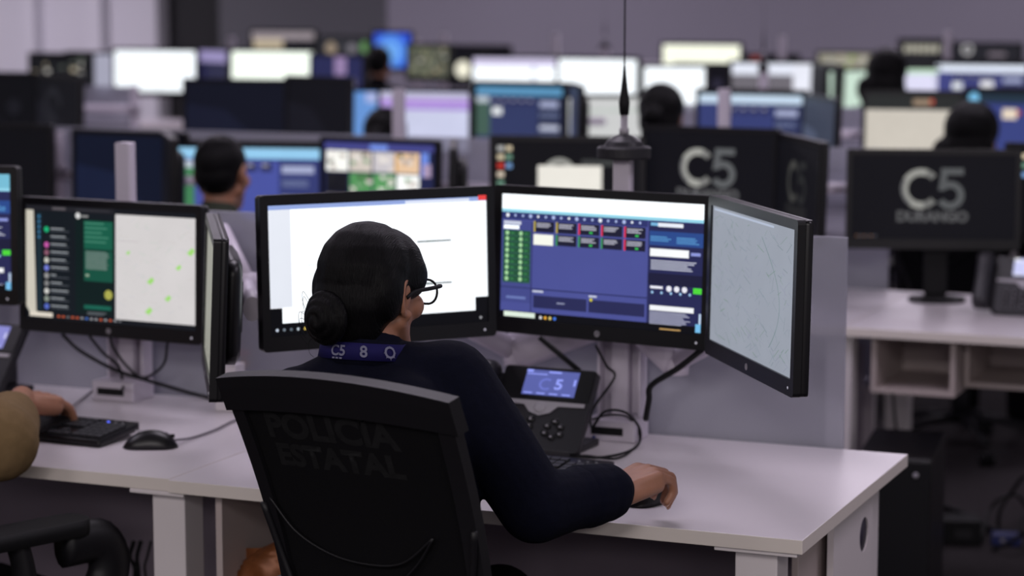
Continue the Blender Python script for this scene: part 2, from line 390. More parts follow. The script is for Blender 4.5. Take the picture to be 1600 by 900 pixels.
def c_chat(s):
    s.rect(0, 0, 1, 1, (22, 24, 30), 0)
    s.poly([(0, .035), (.045, .04), (.06, .93), (.30, .965), (.30, 1), (0, 1)][:3] + [(.07, .95), (.02, .95), (0, .9)], (205, 200, 186), 1)
    s.rect(.02, .945, .16, .985, (222, 214, 200), 2)
    s.rect(.06, .05, .52, .94, (20, 26, 32), 2); s.rect(.065, .07, .095, .93, (28, 44, 54), 3)
    s.rect(.30, .10, .52, .93, (14, 30, 30), 3)
    R = random.Random(5)
    for i in range(5): s.disc(.08, .10 + i * .045, .0035, (60, 120, 160), 4)
    for i in range(11):
        v = .21 + i * .068; c = ((30, 180, 120), (26, 30, 36), (200, 90, 170), (140, 90, 110), (200, 200, 190), (120, 130, 220), (150, 150, 150), (130, 130, 130), (210, 210, 205), (140, 150, 140), (90, 110, 200))[i]
        s.disc(.125, v, .0065, c, 4); s.rect(.15, v - .015, .15 + .08 * R.random() + .03, v - .003, (150, 155, 160), 4); s.rect(.15, v + .008, .26, v + .014, (85, 90, 98), 4)
    s.disc(.315, .075, .007, (215, 215, 215), 5); s.rect(.335, .07, .375, .085, (150, 150, 150), 5)
    s.rect(.35, .115, .52, .36, (24, 92, 72), 4); s.lines(.355, .13, .50, .33, 5, (70, 135, 112), 5, .3)
    s.rect(.35, .37, .52, .64, (22, 80, 64), 4); s.lines(.36, .38, .50, .54, 12, (115, 135, 128), 5, .6, .15); s.rect(.36, .58, .38, .60, (150, 170, 150), 5)
    s.disc(.495, .75, .011, (170, 170, 80), 5); s.rect(.35, .85, .51, .885, (26, 96, 80), 4); s.lines(.37, .91, .50, .94, 2, (110, 115, 120), 5)
    s.rect(.535, .045, 1, .955, (212, 208, 208), 2); s.rect(0, 0, .53, .045, (34, 34, 40), 2); s.rect(.16, .012, .24, .035, (90, 85, 90), 3); s.rect(.3, .02, .5, .028, (60, 60, 66), 3)
    for i in range(95):
        u, v = .545 + R.random() * .42, .07 + R.random() * .84; a = R.choice((.4, -.9, 1.2)) + R.uniform(-.3, .3); L = R.uniform(.01, .06)
        e = (min(.99, u + L * math.cos(a)), min(.94, max(.06, v + L * math.sin(a)))); s.line((u, v), e, .00035, R.choice(((190, 192, 200), (196, 190, 186), (184, 200, 186))), 3)
    for u, v in ((.61, .37), (.74, .60), (.90, .47), (.84, .74), (.73, .86), (.97, .33)):
        r = R.uniform(.012, .024); s.poly([(u - r, v + r * .5), (u, v + r * 1.6), (u + r, v - r * .3), (u + r * .3, v - r * 1.5)], (160, 218, 116), 4)
    s.lines(.545, .27, .72, .28, 1, (188, 178, 182), 3)
    for i in range(14): s.rect(.19 + i * .028, .962, .205 + i * .028, .98, R.choice(((150, 150, 155), (190, 90, 60), (70, 110, 190), (110, 110, 115))), 4)
def c_white(s, tint=WHT, top=None, cut=None):
    s.rect(0, 0, 1, 1, tint, 0)
    if top: s.rect(0, 0, 1, .12, top, 1)
    for i in range(4): s.rect(.1 + .2 * i, .9, .2 + .2 * i, .93, tuple(v * .86 for v in tint), 1)
def c_lilac(s):
    s.rect(0, 0, 1, 1, (205, 208, 235), 0); s.rect(0, .02, 1, .12, (190, 186, 215), 1); s.rect(0, .12, 1, .22, (178, 140, 222), 1); s.rect(0, .24, 1, .30, (160, 120, 210), 1)
    for i in range(9): s.rect(.1 * i + .05, .3, .1 * i + .054, .98, (190, 194, 222), 1)
    for i in range(12): s.rect(.0, .34 + .052 * i, 1, .343 + .052 * i, (190, 194, 222), 2)
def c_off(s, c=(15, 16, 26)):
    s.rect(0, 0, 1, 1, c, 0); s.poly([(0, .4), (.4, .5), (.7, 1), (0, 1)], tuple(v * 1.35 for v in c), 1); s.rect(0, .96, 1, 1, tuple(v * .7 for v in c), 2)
def c_map_beige(s):
    s.rect(0, 0, 1, 1, (206, 199, 188), 0); s.rect(0, 0, 1, .24, (42, 44, 44), 1); s.rect(.5, .07, .68, .17, (150, 130, 110), 2); s.rect(.68, .07, .72, .15, (190, 80, 60), 2)
    R = random.Random(8)
    for i in range(60):
        u, v = R.random() * .9, .28 + R.random() * .65; a = R.uniform(0, 3); s.line((u, v), (u + .06 * math.cos(a), min(.99, max(.25, v + .06 * math.sin(a)))), .0006, (190, 184, 172), 1 + i % 2)
def c_video(s):
    s.rect(0, 0, 1, 1, (34, 38, 74), 0); s.rect(0, 0, 1, .09, (70, 72, 140), 1); s.rect(.42, .02, .58, .09, (120, 150, 235), 2)
    R = random.Random(4)
    cols = [[(262, 262, 256), (215, 205, 195), (205, 200, 205), (235, 200, 165)], [(24, 24, 32), (86, 150, 92), (90, 156, 96), (268, 270, 268)], [(180, 168, 150), (205, 195, 210), (130, 160, 120), (210, 205, 195)]]
    for j in range(3):
        for i in range(4):
            u, v = .02 + i * .215, .11 + j * .29
            if i == 3 and j == 0: s.rect(u - .02, v + .02, u, v + .26, (215, 160, 60), 2)
            s.rect(u, v, u + .20, v + .27, cols[j][i], 1)
            for k in range(6):
                x, y = u + R.random() * .15, v + R.random() * .2; s.poly([(x, y), (x + .04 + .03 * R.random(), y + .01), (x + .05, y + .05 * R.random() + .02), (x + .01, y + .06)], R.choice(((225, 215, 210), (70, 90, 60), (170, 150, 140), (120, 160, 120), (240, 235, 230))) if cols[j][i][0] > 30 else (30, 30, 36), 2 + k % 3)
    s.rect(.88, .1, .95, .42, (110, 140, 225), 2); s.rect(.9, .25, .97, .42, (170, 150, 180), 3)
def c_blue_app(s, topc=(150, 205, 235), left=None, body=(64, 72, 138), blobs=True):
    s.rect(0, 0, 1, 1, (16, 18, 30), 0); s.rect(0, .05, 1, 1, body, 1); s.rect(0, .03, 1, .17, topc, 2)
    if left: s.rect(0, .30, .16, .86, left, 2); s.rect(0, .2, .15, .3, (190, 200, 210), 2)
    s.rect(.16, .18, 1, .2, tuple(v * .7 for v in body), 2)
    if blobs:
        for i in range(5): s.rect(.2 + .1 * i, .22, .275 + .1 * i, .34, (44, 46, 84), 2); s.rect(.21 + .1 * i, .24, .25 + .1 * i, .27, (170, 170, 190), 3)
        s.rect(.19, .38, .30, .50, (240, 244, 246), 3)
    s.rect(.72, .2, 1, 1, tuple(v * .72 for v in body), 2); s.rect(.74, .26, .95, .36, (165, 172, 205), 3); s.lines(.74, .45, .97, .55, 4, (120, 130, 165), 3); s.rect(.74, .66, .96, .74, (190, 195, 215), 3)
    s.lines(.74, .77, .97, .92, 5, (110, 118, 150), 3)
def c_icons(s, back=(12, 12, 16)):
    s.rect(0, 0, 1, 1, back, 0)
    cols = ((180, 180, 178), (215, 200, 170), (205, 60, 50), (225, 210, 190), (110, 150, 130), (200, 50, 50), (190, 200, 160), (120, 160, 210))
    for i in range(8): s.rect(.02, .06 + i * .11, .065, .12 + i * .11, cols[i], 1)
    for i in range(3): s.rect(.08, .06 + i * .11, .12, .12 + i * .11, cols[(i * 3 + 1) % 8], 1)
def c_bluegrad(s):
    s.rect(0, 0, 1, 1, (52, 86, 214), 0)
    s.arc(.45, .55, .12, .0, 0, 2 * PI, lambda t: (84, 140, 236), 1); s.arc(.45, .55, .07, .0, 0, 2 * PI, lambda t: (110, 170, 245), 2)
def c_speck(s, base=(70, 72, 74), pal=((150, 150, 120), (110, 130, 90), (170, 150, 120), (50, 60, 50), (190, 190, 185), (40, 40, 46))):
    s.rect(0, 0, 1, 1, base, 0); R = random.Random(int(base[0] + 7 * base[1] + s.w * 1000))
    for i in range(46):
        u, v = R.random() * .9, R.random() * .9; s.rect(u, v, min(1, u + .03 + .07 * R.random()), min(1, v + .03 + .08 * R.random()), R.choice(pal), 1 + i % 4)
def c_disc(s):
    s.rect(0, 0, 1, 1, (16, 16, 22), 0); s.disc(.22, .62, .058, (250, 246, 225), 1, 20); s.disc(.62, .34, .035, (150, 145, 125), 1); s.rect(.45, .2, .6, .3, (60, 56, 50), 2)

# ------------------------------------------------------------------ monitors
MON_SHARE = {}
def monitor(label, loc, yaw, tilt=0.03, w=.5, h=.3, content=None, detail=True, group=None, roll=0.0, name='computer_monitor'):
    rt = thing(name, label, 'monitor', loc, group=group, rot=Euler((-tilt, 0, 0)).to_matrix().to_4x4().to_euler())
    rt.rotation_euler = (Matrix.Rotation(yaw, 4, 'Z') @ Matrix.Rotation(-tilt, 4, 'X') @ Matrix.Rotation(roll, 4, 'Y')).to_euler()
    bl, bt, bb = .0165, .0175, .030
    key = (round(w, 2), round(h, 2))
    if key not in MON_SHARE:
        bm = bmesh.new(); o = rrect(w, h, .008); iw, ih = w - 2 * bl, h - bt - bb
        i = rrect(iw, ih, .0008, cz=(bb - bt) / 2); ringplate(bm, o, i, -.014, .0)
        bz = obj('bezel', bm, M['plastic'])
        bm = bmesh.new(); slab(bm, rrect(w - .001, h - .001, .008), 0.0, .014); 
        b2 = rrect(w * .62, h * .66, .03); b3 = rrect(w * .54, h * .58, .03)
        loft(bm, [[Vector((x, .013, z)) for x, z in b2], [Vector((x, .036, z)) for x, z in b2], [Vector((x, .046, z)) for x, z in b3]])
        bc = obj('back_cover', bm, M['plastic'])
        MON_SHARE[key] = (bz.data, bc.data)
        for q in (bz, bc): bpy.data.objects.remove(q)
    for nm, me in zip(('bezel', 'back_cover'), MON_SHARE[key]):
        q = bpy.data.objects.new(nm, me); C.objects.link(q); q.parent = rt
    s = Scr(w - 2 * bl, h - bt - bb); content(s)
    s.build(rt, -.0095, (bb - bt) / 2)
    if detail:
        bm = bmesh.new(); ln = 20; R_, r_ = .0062, .0048
        ringplate(bm, [(R_ * math.cos(2 * PI * i / ln), R_ * math.sin(2 * PI * i / ln) - h / 2 + .014) for i in range(ln)], [(r_ * math.cos(2 * PI * i / ln), r_ * math.sin(2 * PI * i / ln) - h / 2 + .014) for i in range(ln)], -.0146, -.0138)
        box(bm, -.0022, -.0008, -.0146, -.0138, -h / 2 + .010, -h / 2 + .019); box(bm, .0008, .0022, -.0146, -.0138, -h / 2 + .009, -h / 2 + .017)
        obj('emblem', bm, M['silver'], rt)
        bm = bmesh.new(); lathe(bm, [(.0001, .0138), (.0026, .0138), (.0026, .0146), (.0001, .0146)], (w / 2 - .026, 0, -h / 2 + .014), 10, 'y')
        obj('power_light', bm, M['led_white'], rt)
    return rt
def vesa_point(mon, back=.05):
    bpy.context.view_layer.update(); return mon.matrix_world @ Vector((0, back, 0))

# ------------------------------------------------------------------ room
def plane_box(x0, x1, y0, y1, z0, z1, bev=0): bm = bmesh.new(); box(bm, x0, x1, y0, y1, z0, z1, bev); return bm
WALL_Y = 18.0
struct('floor', plane_box(-16, 4, -6, WALL_Y, -.1, 0), M['carpet'])
struct('ceiling', plane_box(-16, 4, -6, WALL_Y + .3, CEIL_Z, CEIL_Z + .1), M['ceil'])
struct('wall_back', plane_box(-8.74, 4, WALL_Y, WALL_Y + .15, 0, CEIL_Z), M['wall_m'])
struct('wall_back_grey', plane_box(-10.44, -8.74, WALL_Y + .02, WALL_Y + .15, 0, CEIL_Z), M['wall_g'])
struct('wall_back_opening', plane_box(-11.6, -10.2, WALL_Y + .16, WALL_Y + .3, 0, CEIL_Z), M['wall_d'])  # solid near-black slab set back behind the gap in the wall
struct('wall_back_pale', plane_box(-16, -11.06, WALL_Y - .05, WALL_Y + .15, 0, CEIL_Z), M['wall_l'])
struct('trim_1', plane_box(-12.42, -12.30, WALL_Y - .17, WALL_Y - .05, 0, CEIL_Z), M['wall_l'])
struct('trim_2', plane_box(-11.72, -11.58, WALL_Y - .17, WALL_Y - .05, 0, CEIL_Z), M['wall_l'])

# ------------------------------------------------------------------ desks
def make_desk(label, x0, x1, y0, y1, left_leg=True, right_end=True, right_leg=True, modesty=True, group=None):
    cx, cy = (x0 + x1) / 2, (y0 + y1) / 2
    t = thing('workstation_desk', label, 'desk', (cx, cy, 0), group=group)
    hx, hy = (x1 - x0) / 2, (y1 - y0) / 2
    bm = bmesh.new(); box(bm, -hx + .0006, hx - .0006, -hy, hy, .725, .75, .0012)
    for f in bm.faces: f.material_index = 0 if f.normal.z > .7 else 1
    obj('tabletop', bm, [M['desk'], M['edge']], t)
    if right_leg: bm = bmesh.new(); box(bm, hx - .16, hx - .012, -hy + .008, hy - .01, .7165, .7245, .002); obj('support_plate', bm, M['steel'], t)
    bm = bmesh.new(); box(bm, -hx + .1, hx - .13, hy - .32, hy - .28, .675, .7245, .003); obj('rail', bm, M['steel'], t)
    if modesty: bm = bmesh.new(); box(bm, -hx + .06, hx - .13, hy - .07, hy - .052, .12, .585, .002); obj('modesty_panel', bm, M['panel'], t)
    for yy in (-hy + .035, hy - .085) if right_leg else ():
        bm = bmesh.new(); box(bm, hx - .130, hx - .054, yy, yy + .07, .012, .716, .003)
        L = obj('leg', bm, M['steel'], t)
        bm = bmesh.new(); lathe(bm, [(.02, 0), (.02, .006), (.012, .008), (.012, .014)], (hx - .092, yy + .035, 0), 12); obj('levelling_foot', bm, M['rubber'], L)
    if left_leg:
        bm = bmesh.new(); box(bm, -hx - .09, -hx + .03, -hy + .008, hy - .01, .7165, .7245, .002); obj('support_plate', bm, M['steel'], t)
        for yy in (-hy + .035, hy - .085):
            bm = bmesh.new(); box(bm, -hx - .056, -hx + .016, yy, yy + .07, .012, .716, .003); L = obj('leg', bm, M['steel'], t)
            bm = bmesh.new(); lathe(bm, [(.02, 0), (.02, .006), (.012, .008), (.012, .014)], (-hx - .02, yy + .035, 0), 12); obj('levelling_foot', bm, M['rubber'], L)
    if right_end:
        # cable cover with a round hole, plate in the yz plane
        n = 32; hyc, hzc, r = 4.216 - cy, .631, .034; Y0, Y1, Z0, Z1 = 3.985 - cy, 4.285 - cy, .10, .722
        outer, inner = [], []
        for i in range(n):
            a = 2 * PI * (i + .5) / n; c, s_ = math.cos(a), math.sin(a)
            k = min(((Y1 - hyc) / c if c > 0 else (Y0 - hyc) / c) if abs(c) > 1e-6 else 1e9, ((Z1 - hzc) / s_ if s_ > 0 else (Z0 - hzc) / s_) if abs(s_) > 1e-6 else 1e9)
            outer.append((hyc + c * k, hzc + s_ * k)); inner.append((hyc + r * c, hzc + r * s_))
        # snap the nearest outline points to the corners
        for qy in (Y0, Y1):
            for qz in (Z0, Z1):
                j = min(range(n), key=lambda i: (outer[i][0] - qy) ** 2 + (outer[i][1] - qz) ** 2); outer[j] = (qy, qz)
        bm = bmesh.new(); ringplate(bm, outer, inner, -hx + .0, -hx + .0)
        bm.free(); bm = bmesh.new(); ringplate(bm, outer, inner, hx - .045, hx - .033)
        for v in bm.verts: v.co = Vector((v.co.y, v.co.x, v.co.z))
        cc = obj('cable_cover', bm, M['steel'], t)
        bm = bmesh.new(); lathe(bm, [(.0001, hx - .043), (r - .0004, hx - .043), (r - .0004, hx - .036), (.0001, hx - .036)], (0, hyc, hzc), 32, 'x'); obj('hole_shade_disc', bm, M['hole_shade_disc'], cc)  # disc coloured dark to stand for the shade inside the open hole
        bm = bmesh.new(); box(bm, hx - .075, hx - .062, -hy + .20, hy - .09, .10, .716, .002); obj('end_panel', bm, M['board'], t)
    return t
AX0, AX1, AY0, AY1 = -2.245, -.997, 3.65, 4.438
make_desk('white workstation desk with the phone and the seated woman\'s mouse on it', AX0, AX1, AY0, AY1)
make_desk('white desk at the left edge under the keyboard of the man in tan', AX0 - 1.25, AX0 - .001, AY0 + .01, AY1 + .01, left_leg=True, right_end=False, right_leg=False)
def partition(label, x0, x1, y, top, group='frosted desk partitions'):
    t = thing('desk_partition', label, 'partition', ((x0 + x1) / 2, y, 0), group=group)
    hw = (x1 - x0) / 2
    bm = bmesh.new(); box(bm, -hw, hw, -.005, .005, .42, top, .001); obj('glass_panel', bm, M['frost'], t)
    bm = bmesh.new()
    box(bm, -hw, hw, -.009, -.0055, .42, .44, .001); box(bm, -hw, hw, .0055, .009, .42, .44, .001)
    obj('lower_rail', bm, M['steel'], t)
    for sx in (-1, 1):
        bm = bmesh.new(); box(bm, sx * (hw - .06) - .02, sx * (hw - .06) + .02, .0055, .035, 0, .46, .002); obj('post', bm, M['steel'], t)
    return t
partition('frosted glass partition behind the front white desks', -3.6, -1.134, 4.452, 1.182)
partition('frosted glass partition behind the second row of desks', -5.6, -1.64, 6.96, 1.19)
partition('frosted glass partition of the third row ending by a white post', -9.4, -5.94, 9.46, 1.222)
partition('frosted glass partition of the third row behind the blue app screens', -5.3, -2.2, 9.46, 1.19)

# second row desks
make_desk('blurred white desk of the second row under the C5 DURANGO screen', -1.56, -.2, 6.10, 6.93, left_leg=True, right_end=False, modesty=False)
make_desk('blurred white desk of the second row behind the woman\'s three monitors', -2.81, -1.5615, 6.10, 6.93, left_leg=True, right_end=False, right_leg=False)
make_desk('blurred white desk of the second row behind the short haired man', -4.3, -2.812, 6.10, 6.93, left_leg=True, right_end=False, right_leg=False)
make_desk('blurred white desk of the second row at the far left behind dark screens', -5.7, -4.302, 6.10, 6.93, left_leg=True, right_end=False, right_leg=False)
def long_desk(label, x0, x1, y0, y1):
    t = thing('long_desk', label, 'desk', ((x0 + x1) / 2, (y0 + y1) / 2, 0)); hx, hy = (x1 - x0) / 2, (y1 - y0) / 2
    bm = bmesh.new(); box(bm, -hx, hx, -hy, hy, .725, .75, .001)
    for f in bm.faces: f.material_index = 0 if f.normal.z > .7 else 1
    obj('tabletop', bm, [M['desk'], M['edge']], t)
    n = int((x1 - x0) / 1.6) + 1
    for i in range(n):
        bm = bmesh.new(); x = -hx + .1 + (2 * hx - .2) * i / max(1, n - 1); box(bm, x - .035, x + .035, -hy + .04, hy - .04, 0, .724, .003); obj('leg', bm, M['steel'], t)
long_desk('long blurred white desk of the third row', -8.2, -.6, 8.62, 9.44)
long_desk('long blurred white desk of the fourth row', -9.6, -1.6, 11.12, 11.94)
long_desk('long blurred white desk of the fifth row near the wall', -10.6, -2.4, 13.62, 14.44)

def cubby(label, x0, x1, y0, y1, z0, z1, thick=.014, group=None):
    t = thing('open_cubby', label, 'shelf', ((x0 + x1) / 2, (y0 + y1) / 2, z0), group=group); hx, hy, H = (x1 - x0) / 2, (y1 - y0) / 2, z1 - z0
    for nm, a in (('side_panel', (-hx, -hx + thick, -hy, hy, 0, H)), ('side_panel', (hx - thick, hx, -hy, hy, 0, H)), ('base_board', (-hx + thick, hx - thick, -hy, hy, 0, thick)),
                  ('back_board', (-hx + thick, hx - thick, hy - .01, hy, thick, H))):
        bm = bmesh.new(); box(bm, *a, .001); obj(nm, bm, M['board'], t)
cubby('open wooden cubby under the desk with an orange snack bag in it', -2.17, -1.80, 3.70, 4.08, .47, .716)
cubby('open box cubby hung under the second row desk, right of the partition end', -1.49, -1.255, 6.14, 6.48, .565, .716)
cubby('wider open cubby under the second row desk at the right edge', -1.25, -.62, 6.24, 6.56, .580, .716)
# snack bag
t = thing('snack_bag', 'crumpled orange snack bag in the cubby beside the black chair', 'bag', (-2.10, 3.80, .484))
bm = bmesh.new(); bmesh.ops.create_uvsphere(bm, u_segments=44, v_segments=28, radius=1.0)
R = random.Random(2)
for v in bm.verts:
    p = v.co.copy(); k = 1 + .10 * math.sin(9 * p.x + 4 * p.z) * math.cos(7 * p.y) + .06 * math.sin(23 * p.x - 11 * p.z) + .05 * math.cos(31 * p.z + 17 * p.x) + .035 * R.random()
    v.co = Vector((p.x * .090 * k, p.y * .055 * k, (abs(p.z) ** .8 * (1 if p.z > 0 else -1) + 1) * .062 * (1 + .35 * p.x)))
for f in bm.faces: f.material_index = 1 if f.calc_center_median().z < .028 and f.calc_center_median().y < 0 else 0
obj('pouch', bm, [M['orange'], M['teal']], t, smooth=True)
bm = bmesh.new(); rr = [[Vector((x, -.004 + .006 * math.sin(40 * x), .085 + .10 * x)), Vector((x, -.004 + .006 * math.sin(40 * x), .115 + .10 * x))] for x in [(-.08 + .16 * i / 20) for i in range(21)]]
for a, b in zip(rr, rr[1:]):
    vs = [bm.verts.new(p) for p in (a[0], b[0], b[1], a[1])]; bm.faces.new(vs)
bmesh.ops.remove_doubles(bm, verts=bm.verts, dist=1e-5); bmesh.ops.solidify(bm, geom=bm.faces[:], thickness=.001)
obj('crimped_seal', bm, M['orange'], t)

# ------------------------------------------------------------------ front monitors
mL = monitor('monitor showing a bright white document behind the woman\'s head', (-1.958, 3.985, 1.135), .864, .036, .5, .303, c_doc)
mM = monitor('monitor with the blue call application, straight above the desk phone', (-1.580, 4.232, 1.129), -.165, .04, .5, .303, c_app)
mR = monitor('monitor angled at the right end of the woman\'s trio, showing a pale grey map', (-1.155, 3.882, 1.141), -.956, .016, .5, .303, c_map_grey)
mN = monitor('monitor at left showing a dark chat window beside a pale street map', (-2.744, 4.249, 1.065), -.083, .035, .5, .303, c_chat)
mNS = monitor('monitor seen almost edge-on between the chat screen and the white document', tuple(at(340, 376, 862) + Vector((-.25 * math.cos(-1.012), -.25 * math.sin(-1.012), -.148))), -1.012, .045, .5, .303, lambda s: c_white(s, (150, 150, 140)))
mN0 = monitor('monitor cut off by the left edge with a dark blue call application', (-3.125, 4.05, 1.148), .2, .03, .5, .303, lambda s: c_app(s, top=(120, 190, 215)))

def monitor_arm(label, x, y, top, mons, elbow=None, desk_z=.75, rad=.021):
    t = thing('monitor_stand', label, 'monitor arm', (x, y, desk_z)); o = Vector((x, y, desk_z))
    bm = bmesh.new(); box(bm, -.055, .055, -.075, .015, 0, .045, .004)
    obj('clamp_base', bm, M['white_arm'], t)
    bm = bmesh.new(); box(bm, -.04, .03, -.0765, -.0755, .014, .03); obj('port_strip', bm, M['rubber'], t)
    bm = bmesh.new(); slab(bm, rrect(.034, top - desk_z - .04, .004, cz=(top - desk_z + .04) / 2), -.016, .016)
    obj('column', bm, M['white_arm'], t)
    bm = bmesh.new(); box(bm, -.048, .048, .0165, .022, .0455, .25, .002); box(bm, -.048, -.043, -.02, .0164, .0455, .22, .001); box(bm, .043, .048, -.02, .0164, .0455, .22, .001); bmesh.ops.remove_doubles(bm, verts=bm.verts, dist=.0002); obj('cable_guard', bm, M['white_arm'], t)
    for k, m in enumerate(mons):
        p = vesa_point(m, .052) - o; bm = bmesh.new(); a = Vector((0, 0, p.z - .12 + .05 * (k % 2)))
        nrm = (m.matrix_world.to_3x3() @ Vector((0, 1, 0))).normalized()
        if k % 3 == 1:   # middle one: short straight arm
            tube(bm, [a + Vector((0, 0, .1)), p + nrm * .0], .016, 12)
        else:
            mid = (a + p) / 2 + Vector((0, 0, -.035)) + nrm * .05
            if elbow and k in elbow:
                E_ = [Vector(e) - o for e in elbow[k]]; mid = E_[-1]
                if len(E_) > 1: tube(bm, [a, E_[0]], .02, 14, flat=1.35); a0 = a; a = E_[0]; tube(bm, [a, mid], .024, 14)
            tube(bm, [a, mid], rad, 14, flat=1.35); tube(bm, [mid, p + Vector((0, 0, -.01)) + nrm * .02], .018, 14, flat=1.35)
            lathe(bm, [(.0001, -.03), (.024, -.03), (.026, 0), (.024, .03), (.0001, .03)], mid, 16)
        lathe(bm, [(.0001, -.028), (.026, -.028), (.028, 0), (.026, .028), (.0001, .028)], (0, 0, a.z + (.1 if k % 3 == 1 else 0)), 16)
        obj('swing_arm', bm, M['white_arm'], t)
        bm = bmesh.new(); mw = m.matrix_world.to_3x3()
        vs = box(bm, -.05, .05, -.008, .0, -.05, .05, .003)
        for v in bm.verts: v.co = mw @ v.co + p
        obj('mount_plate', bm, M['plastic'], t)
    return t
monitor_arm('white column and arms carrying the woman\'s three monitors', -1.597, 4.400, 1.332, (mL, mM, mR), elbow={0: [on_y(805, 548, 4.36)], 2: [on_y(1058, 562, 4.36)]}, rad=.03)
monitor_arm('white column and arms carrying the chat and map monitors at left', -2.800, 4.40, 1.335, (mN0, mN, mNS), elbow={2: [on_y(344, 362, 4.40), on_y(386, 448, 4.33)]})

# black diagonal bracket struts below the blue application monitor
def strut(label, pts, r=.0055):
    o = Vector(pts[0]); bm = bmesh.new(); tube(bm, [Vector(p) - o for p in pts], r, 8, smooth=0)
    q = obj('support_strut', bm, M['rubber']); q.location = o; return tag(q, label, 'bracket')
strut('black strut slanting down from the left under the blue application monitor', [on_y(843, 527, 4.30), on_y(906, 580, 4.33)])
def cable(name, label, pts, r=.003, m='rubber', cat='cable', group=None, k=7):
    o = Vector(pts[0]); bm = bmesh.new(); tube(bm, [Vector(p) - o for p in pts], r, 8, smooth=k)
    q = obj(name, bm, M[m], smooth=True); q.location = o; return tag(q, label, cat, group)
cable('thick_cable', 'thick black cable bent down from the pale grey map monitor to the desk', [on_y(1098, 545, 4.22), on_y(1060, 575, 4.24), on_y(1018, 602, 4.26), on_y(1014, 625, 4.27), on_y(1009, 655, 4.30)], .0062)
Z = .7535
cable('looped_cable', 'black cable looping on the desk around the foot of the white column', [on_y(931, 540, 4.28), on_y(948, 572, 4.33), on_y(960, 590, 4.35), on_y(926, 640, 4.33), on_z(925, 668, .79), on_z(945, 643, .83), on_z(978, 645, .83), on_z(1000, 672, .78), on_z(992, 700, Z), on_z(945, 714, Z), on_z(890, 713, Z)], .0028)
cable('thin_cable', 'thin black cable coiled on the desk right of the phone', [on_z(926, 655, .80), on_z(955, 648, .82), on_z(985, 655, .80), on_z(999, 690, Z), on_z(965, 716, Z), on_z(915, 712, Z), on_z(893, 716, Z), on_z(902, 732, Z)], .0022)
cable('network_cable', 'blue network cable behind the right side of the phone', [on_z(925, 660, .78), on_z(928, 683, .757), on_z(915, 695, Z + .002), on_z(897, 702, Z + .002), on_z(890, 690, Z + .004)], .004, 'blue_cable')
cable('monitor_cable', 'black cable drooping from the chat monitor across to the right', [on_y(97, 522, 4.30), on_y(125, 548, 4.31), on_y(180, 578, 4.33), on_y(230, 594, 4.33), on_z(290, 612, .765), on_z(335, 624, Z)], .0042)
cable('plugged_cable', 'short black cable with a thick plug under the chat monitor', [on_y(140, 525, 4.32), on_y(150, 538, 4.32), on_y(163, 553, 4.33), on_y(185, 572, 4.34), on_y(192, 600, 4.36), on_z(190, 612, .80)], .0034)
cable('crossing_cable', 'black cable crossing behind the chat monitor column', [on_y(262, 535, 4.33), on_y(255, 570, 4.34), on_y(225, 590, 4.34), on_y(200, 574, 4.34), on_y(178, 545, 4.33), on_y(172, 528, 4.33)], .003)
cable('keyboard_cable', 'grey cable curving from the left keyboard back to the monitor column', [on_z(105, 642, .765), on_z(130, 622, Z), on_z(160, 600, Z), on_z(185, 600, Z)], .0022, 'cable_grey')
cable('mouse_cable', 'grey mouse cable curving right toward the black chair', [on_z(272, 688, .762), on_z(300, 684, Z), on_z(335, 672, Z), on_z(372, 655, Z), on_z(420, 645, Z)], .0024, 'cable_grey')
# USB extender box and power brick near column
t = thing('white_box', 'small white box standing on the desk behind the chair\'s top left corner', 'box', on_z(350, 643, .7505), .1)
bm = bmesh.new(); box(bm, -.022, .03, 0, .05, 0, .10, .003); obj('carton', bm, M['white'], t)
bm = bmesh.new(); box(bm, -.022, .03, 0, .05, .1003, .104, .001); obj('flap', bm, M['white'], t)
p = on_z(383, 625, .7505); t = thing('pump_bottle', 'small white bottle with a red pump behind the chair top', 'bottle', p)
bm = bmesh.new(); lathe(bm, [(.0001, 0), (.024, 0), (.026, .004), (.026, .05), (.02, .062), (.009, .067), (.009, .075), (.0001, .075)], n=20); obj('flask', bm, M['white'], t)
bm = bmesh.new(); lathe(bm, [(.0001, .0752), (.010, .0752), (.010, .09), (.004, .091), (.004, .102), (.0001, .102)], n=16); obj('collar', bm, M['amber'], t)
bm = bmesh.new(); box(bm, -.026, .012, -.007, .007, .1022, .112, .003); obj('pump_head', bm, M['red'], t)

# ------------------------------------------------------------------ antenna
def antenna(label, loc, whip=.95, sc=1.0):
    t = thing('radio_antenna', label, 'antenna', loc); t.scale = (sc, sc, 1)
    bm = bmesh.new(); lathe(bm, [(.0001, 0), (.054, 0), (.056, .004), (.056, .022), (.053, .025), (.042, .026), (.036, .036), (.022, .046), (.010, .050), (.0001, .050)], n=32); obj('magnetic_base', bm, M['plastic_grey'], t, smooth=False)
    bm = bmesh.new(); lathe(bm, [(.0001, .0502), (.010, .0502), (.010, .062), (.0075, .063), (.0075, .09), (.0001, .09)], n=16); obj('connector', bm, M['silver'], t)
    bm = bmesh.new(); lathe(bm, [(.0001, .0902), (.0095, .0902), (.0115, .115), (.008, .135), (.004, .17), (.0024, .19), (.0001, .19)], n=14); obj('spring_cover', bm, M['rubber'], t)
    bm = bmesh.new(); lathe(bm, [(.0001, .19), (.0019, .19), (.0013, whip), (.0001, whip)], n=8); obj('whip', bm, M['rubber'], t)
    return t
antenna('black whip antenna on a round magnetic base on top of the near white column', (-1.594, 4.395, 1.3325))

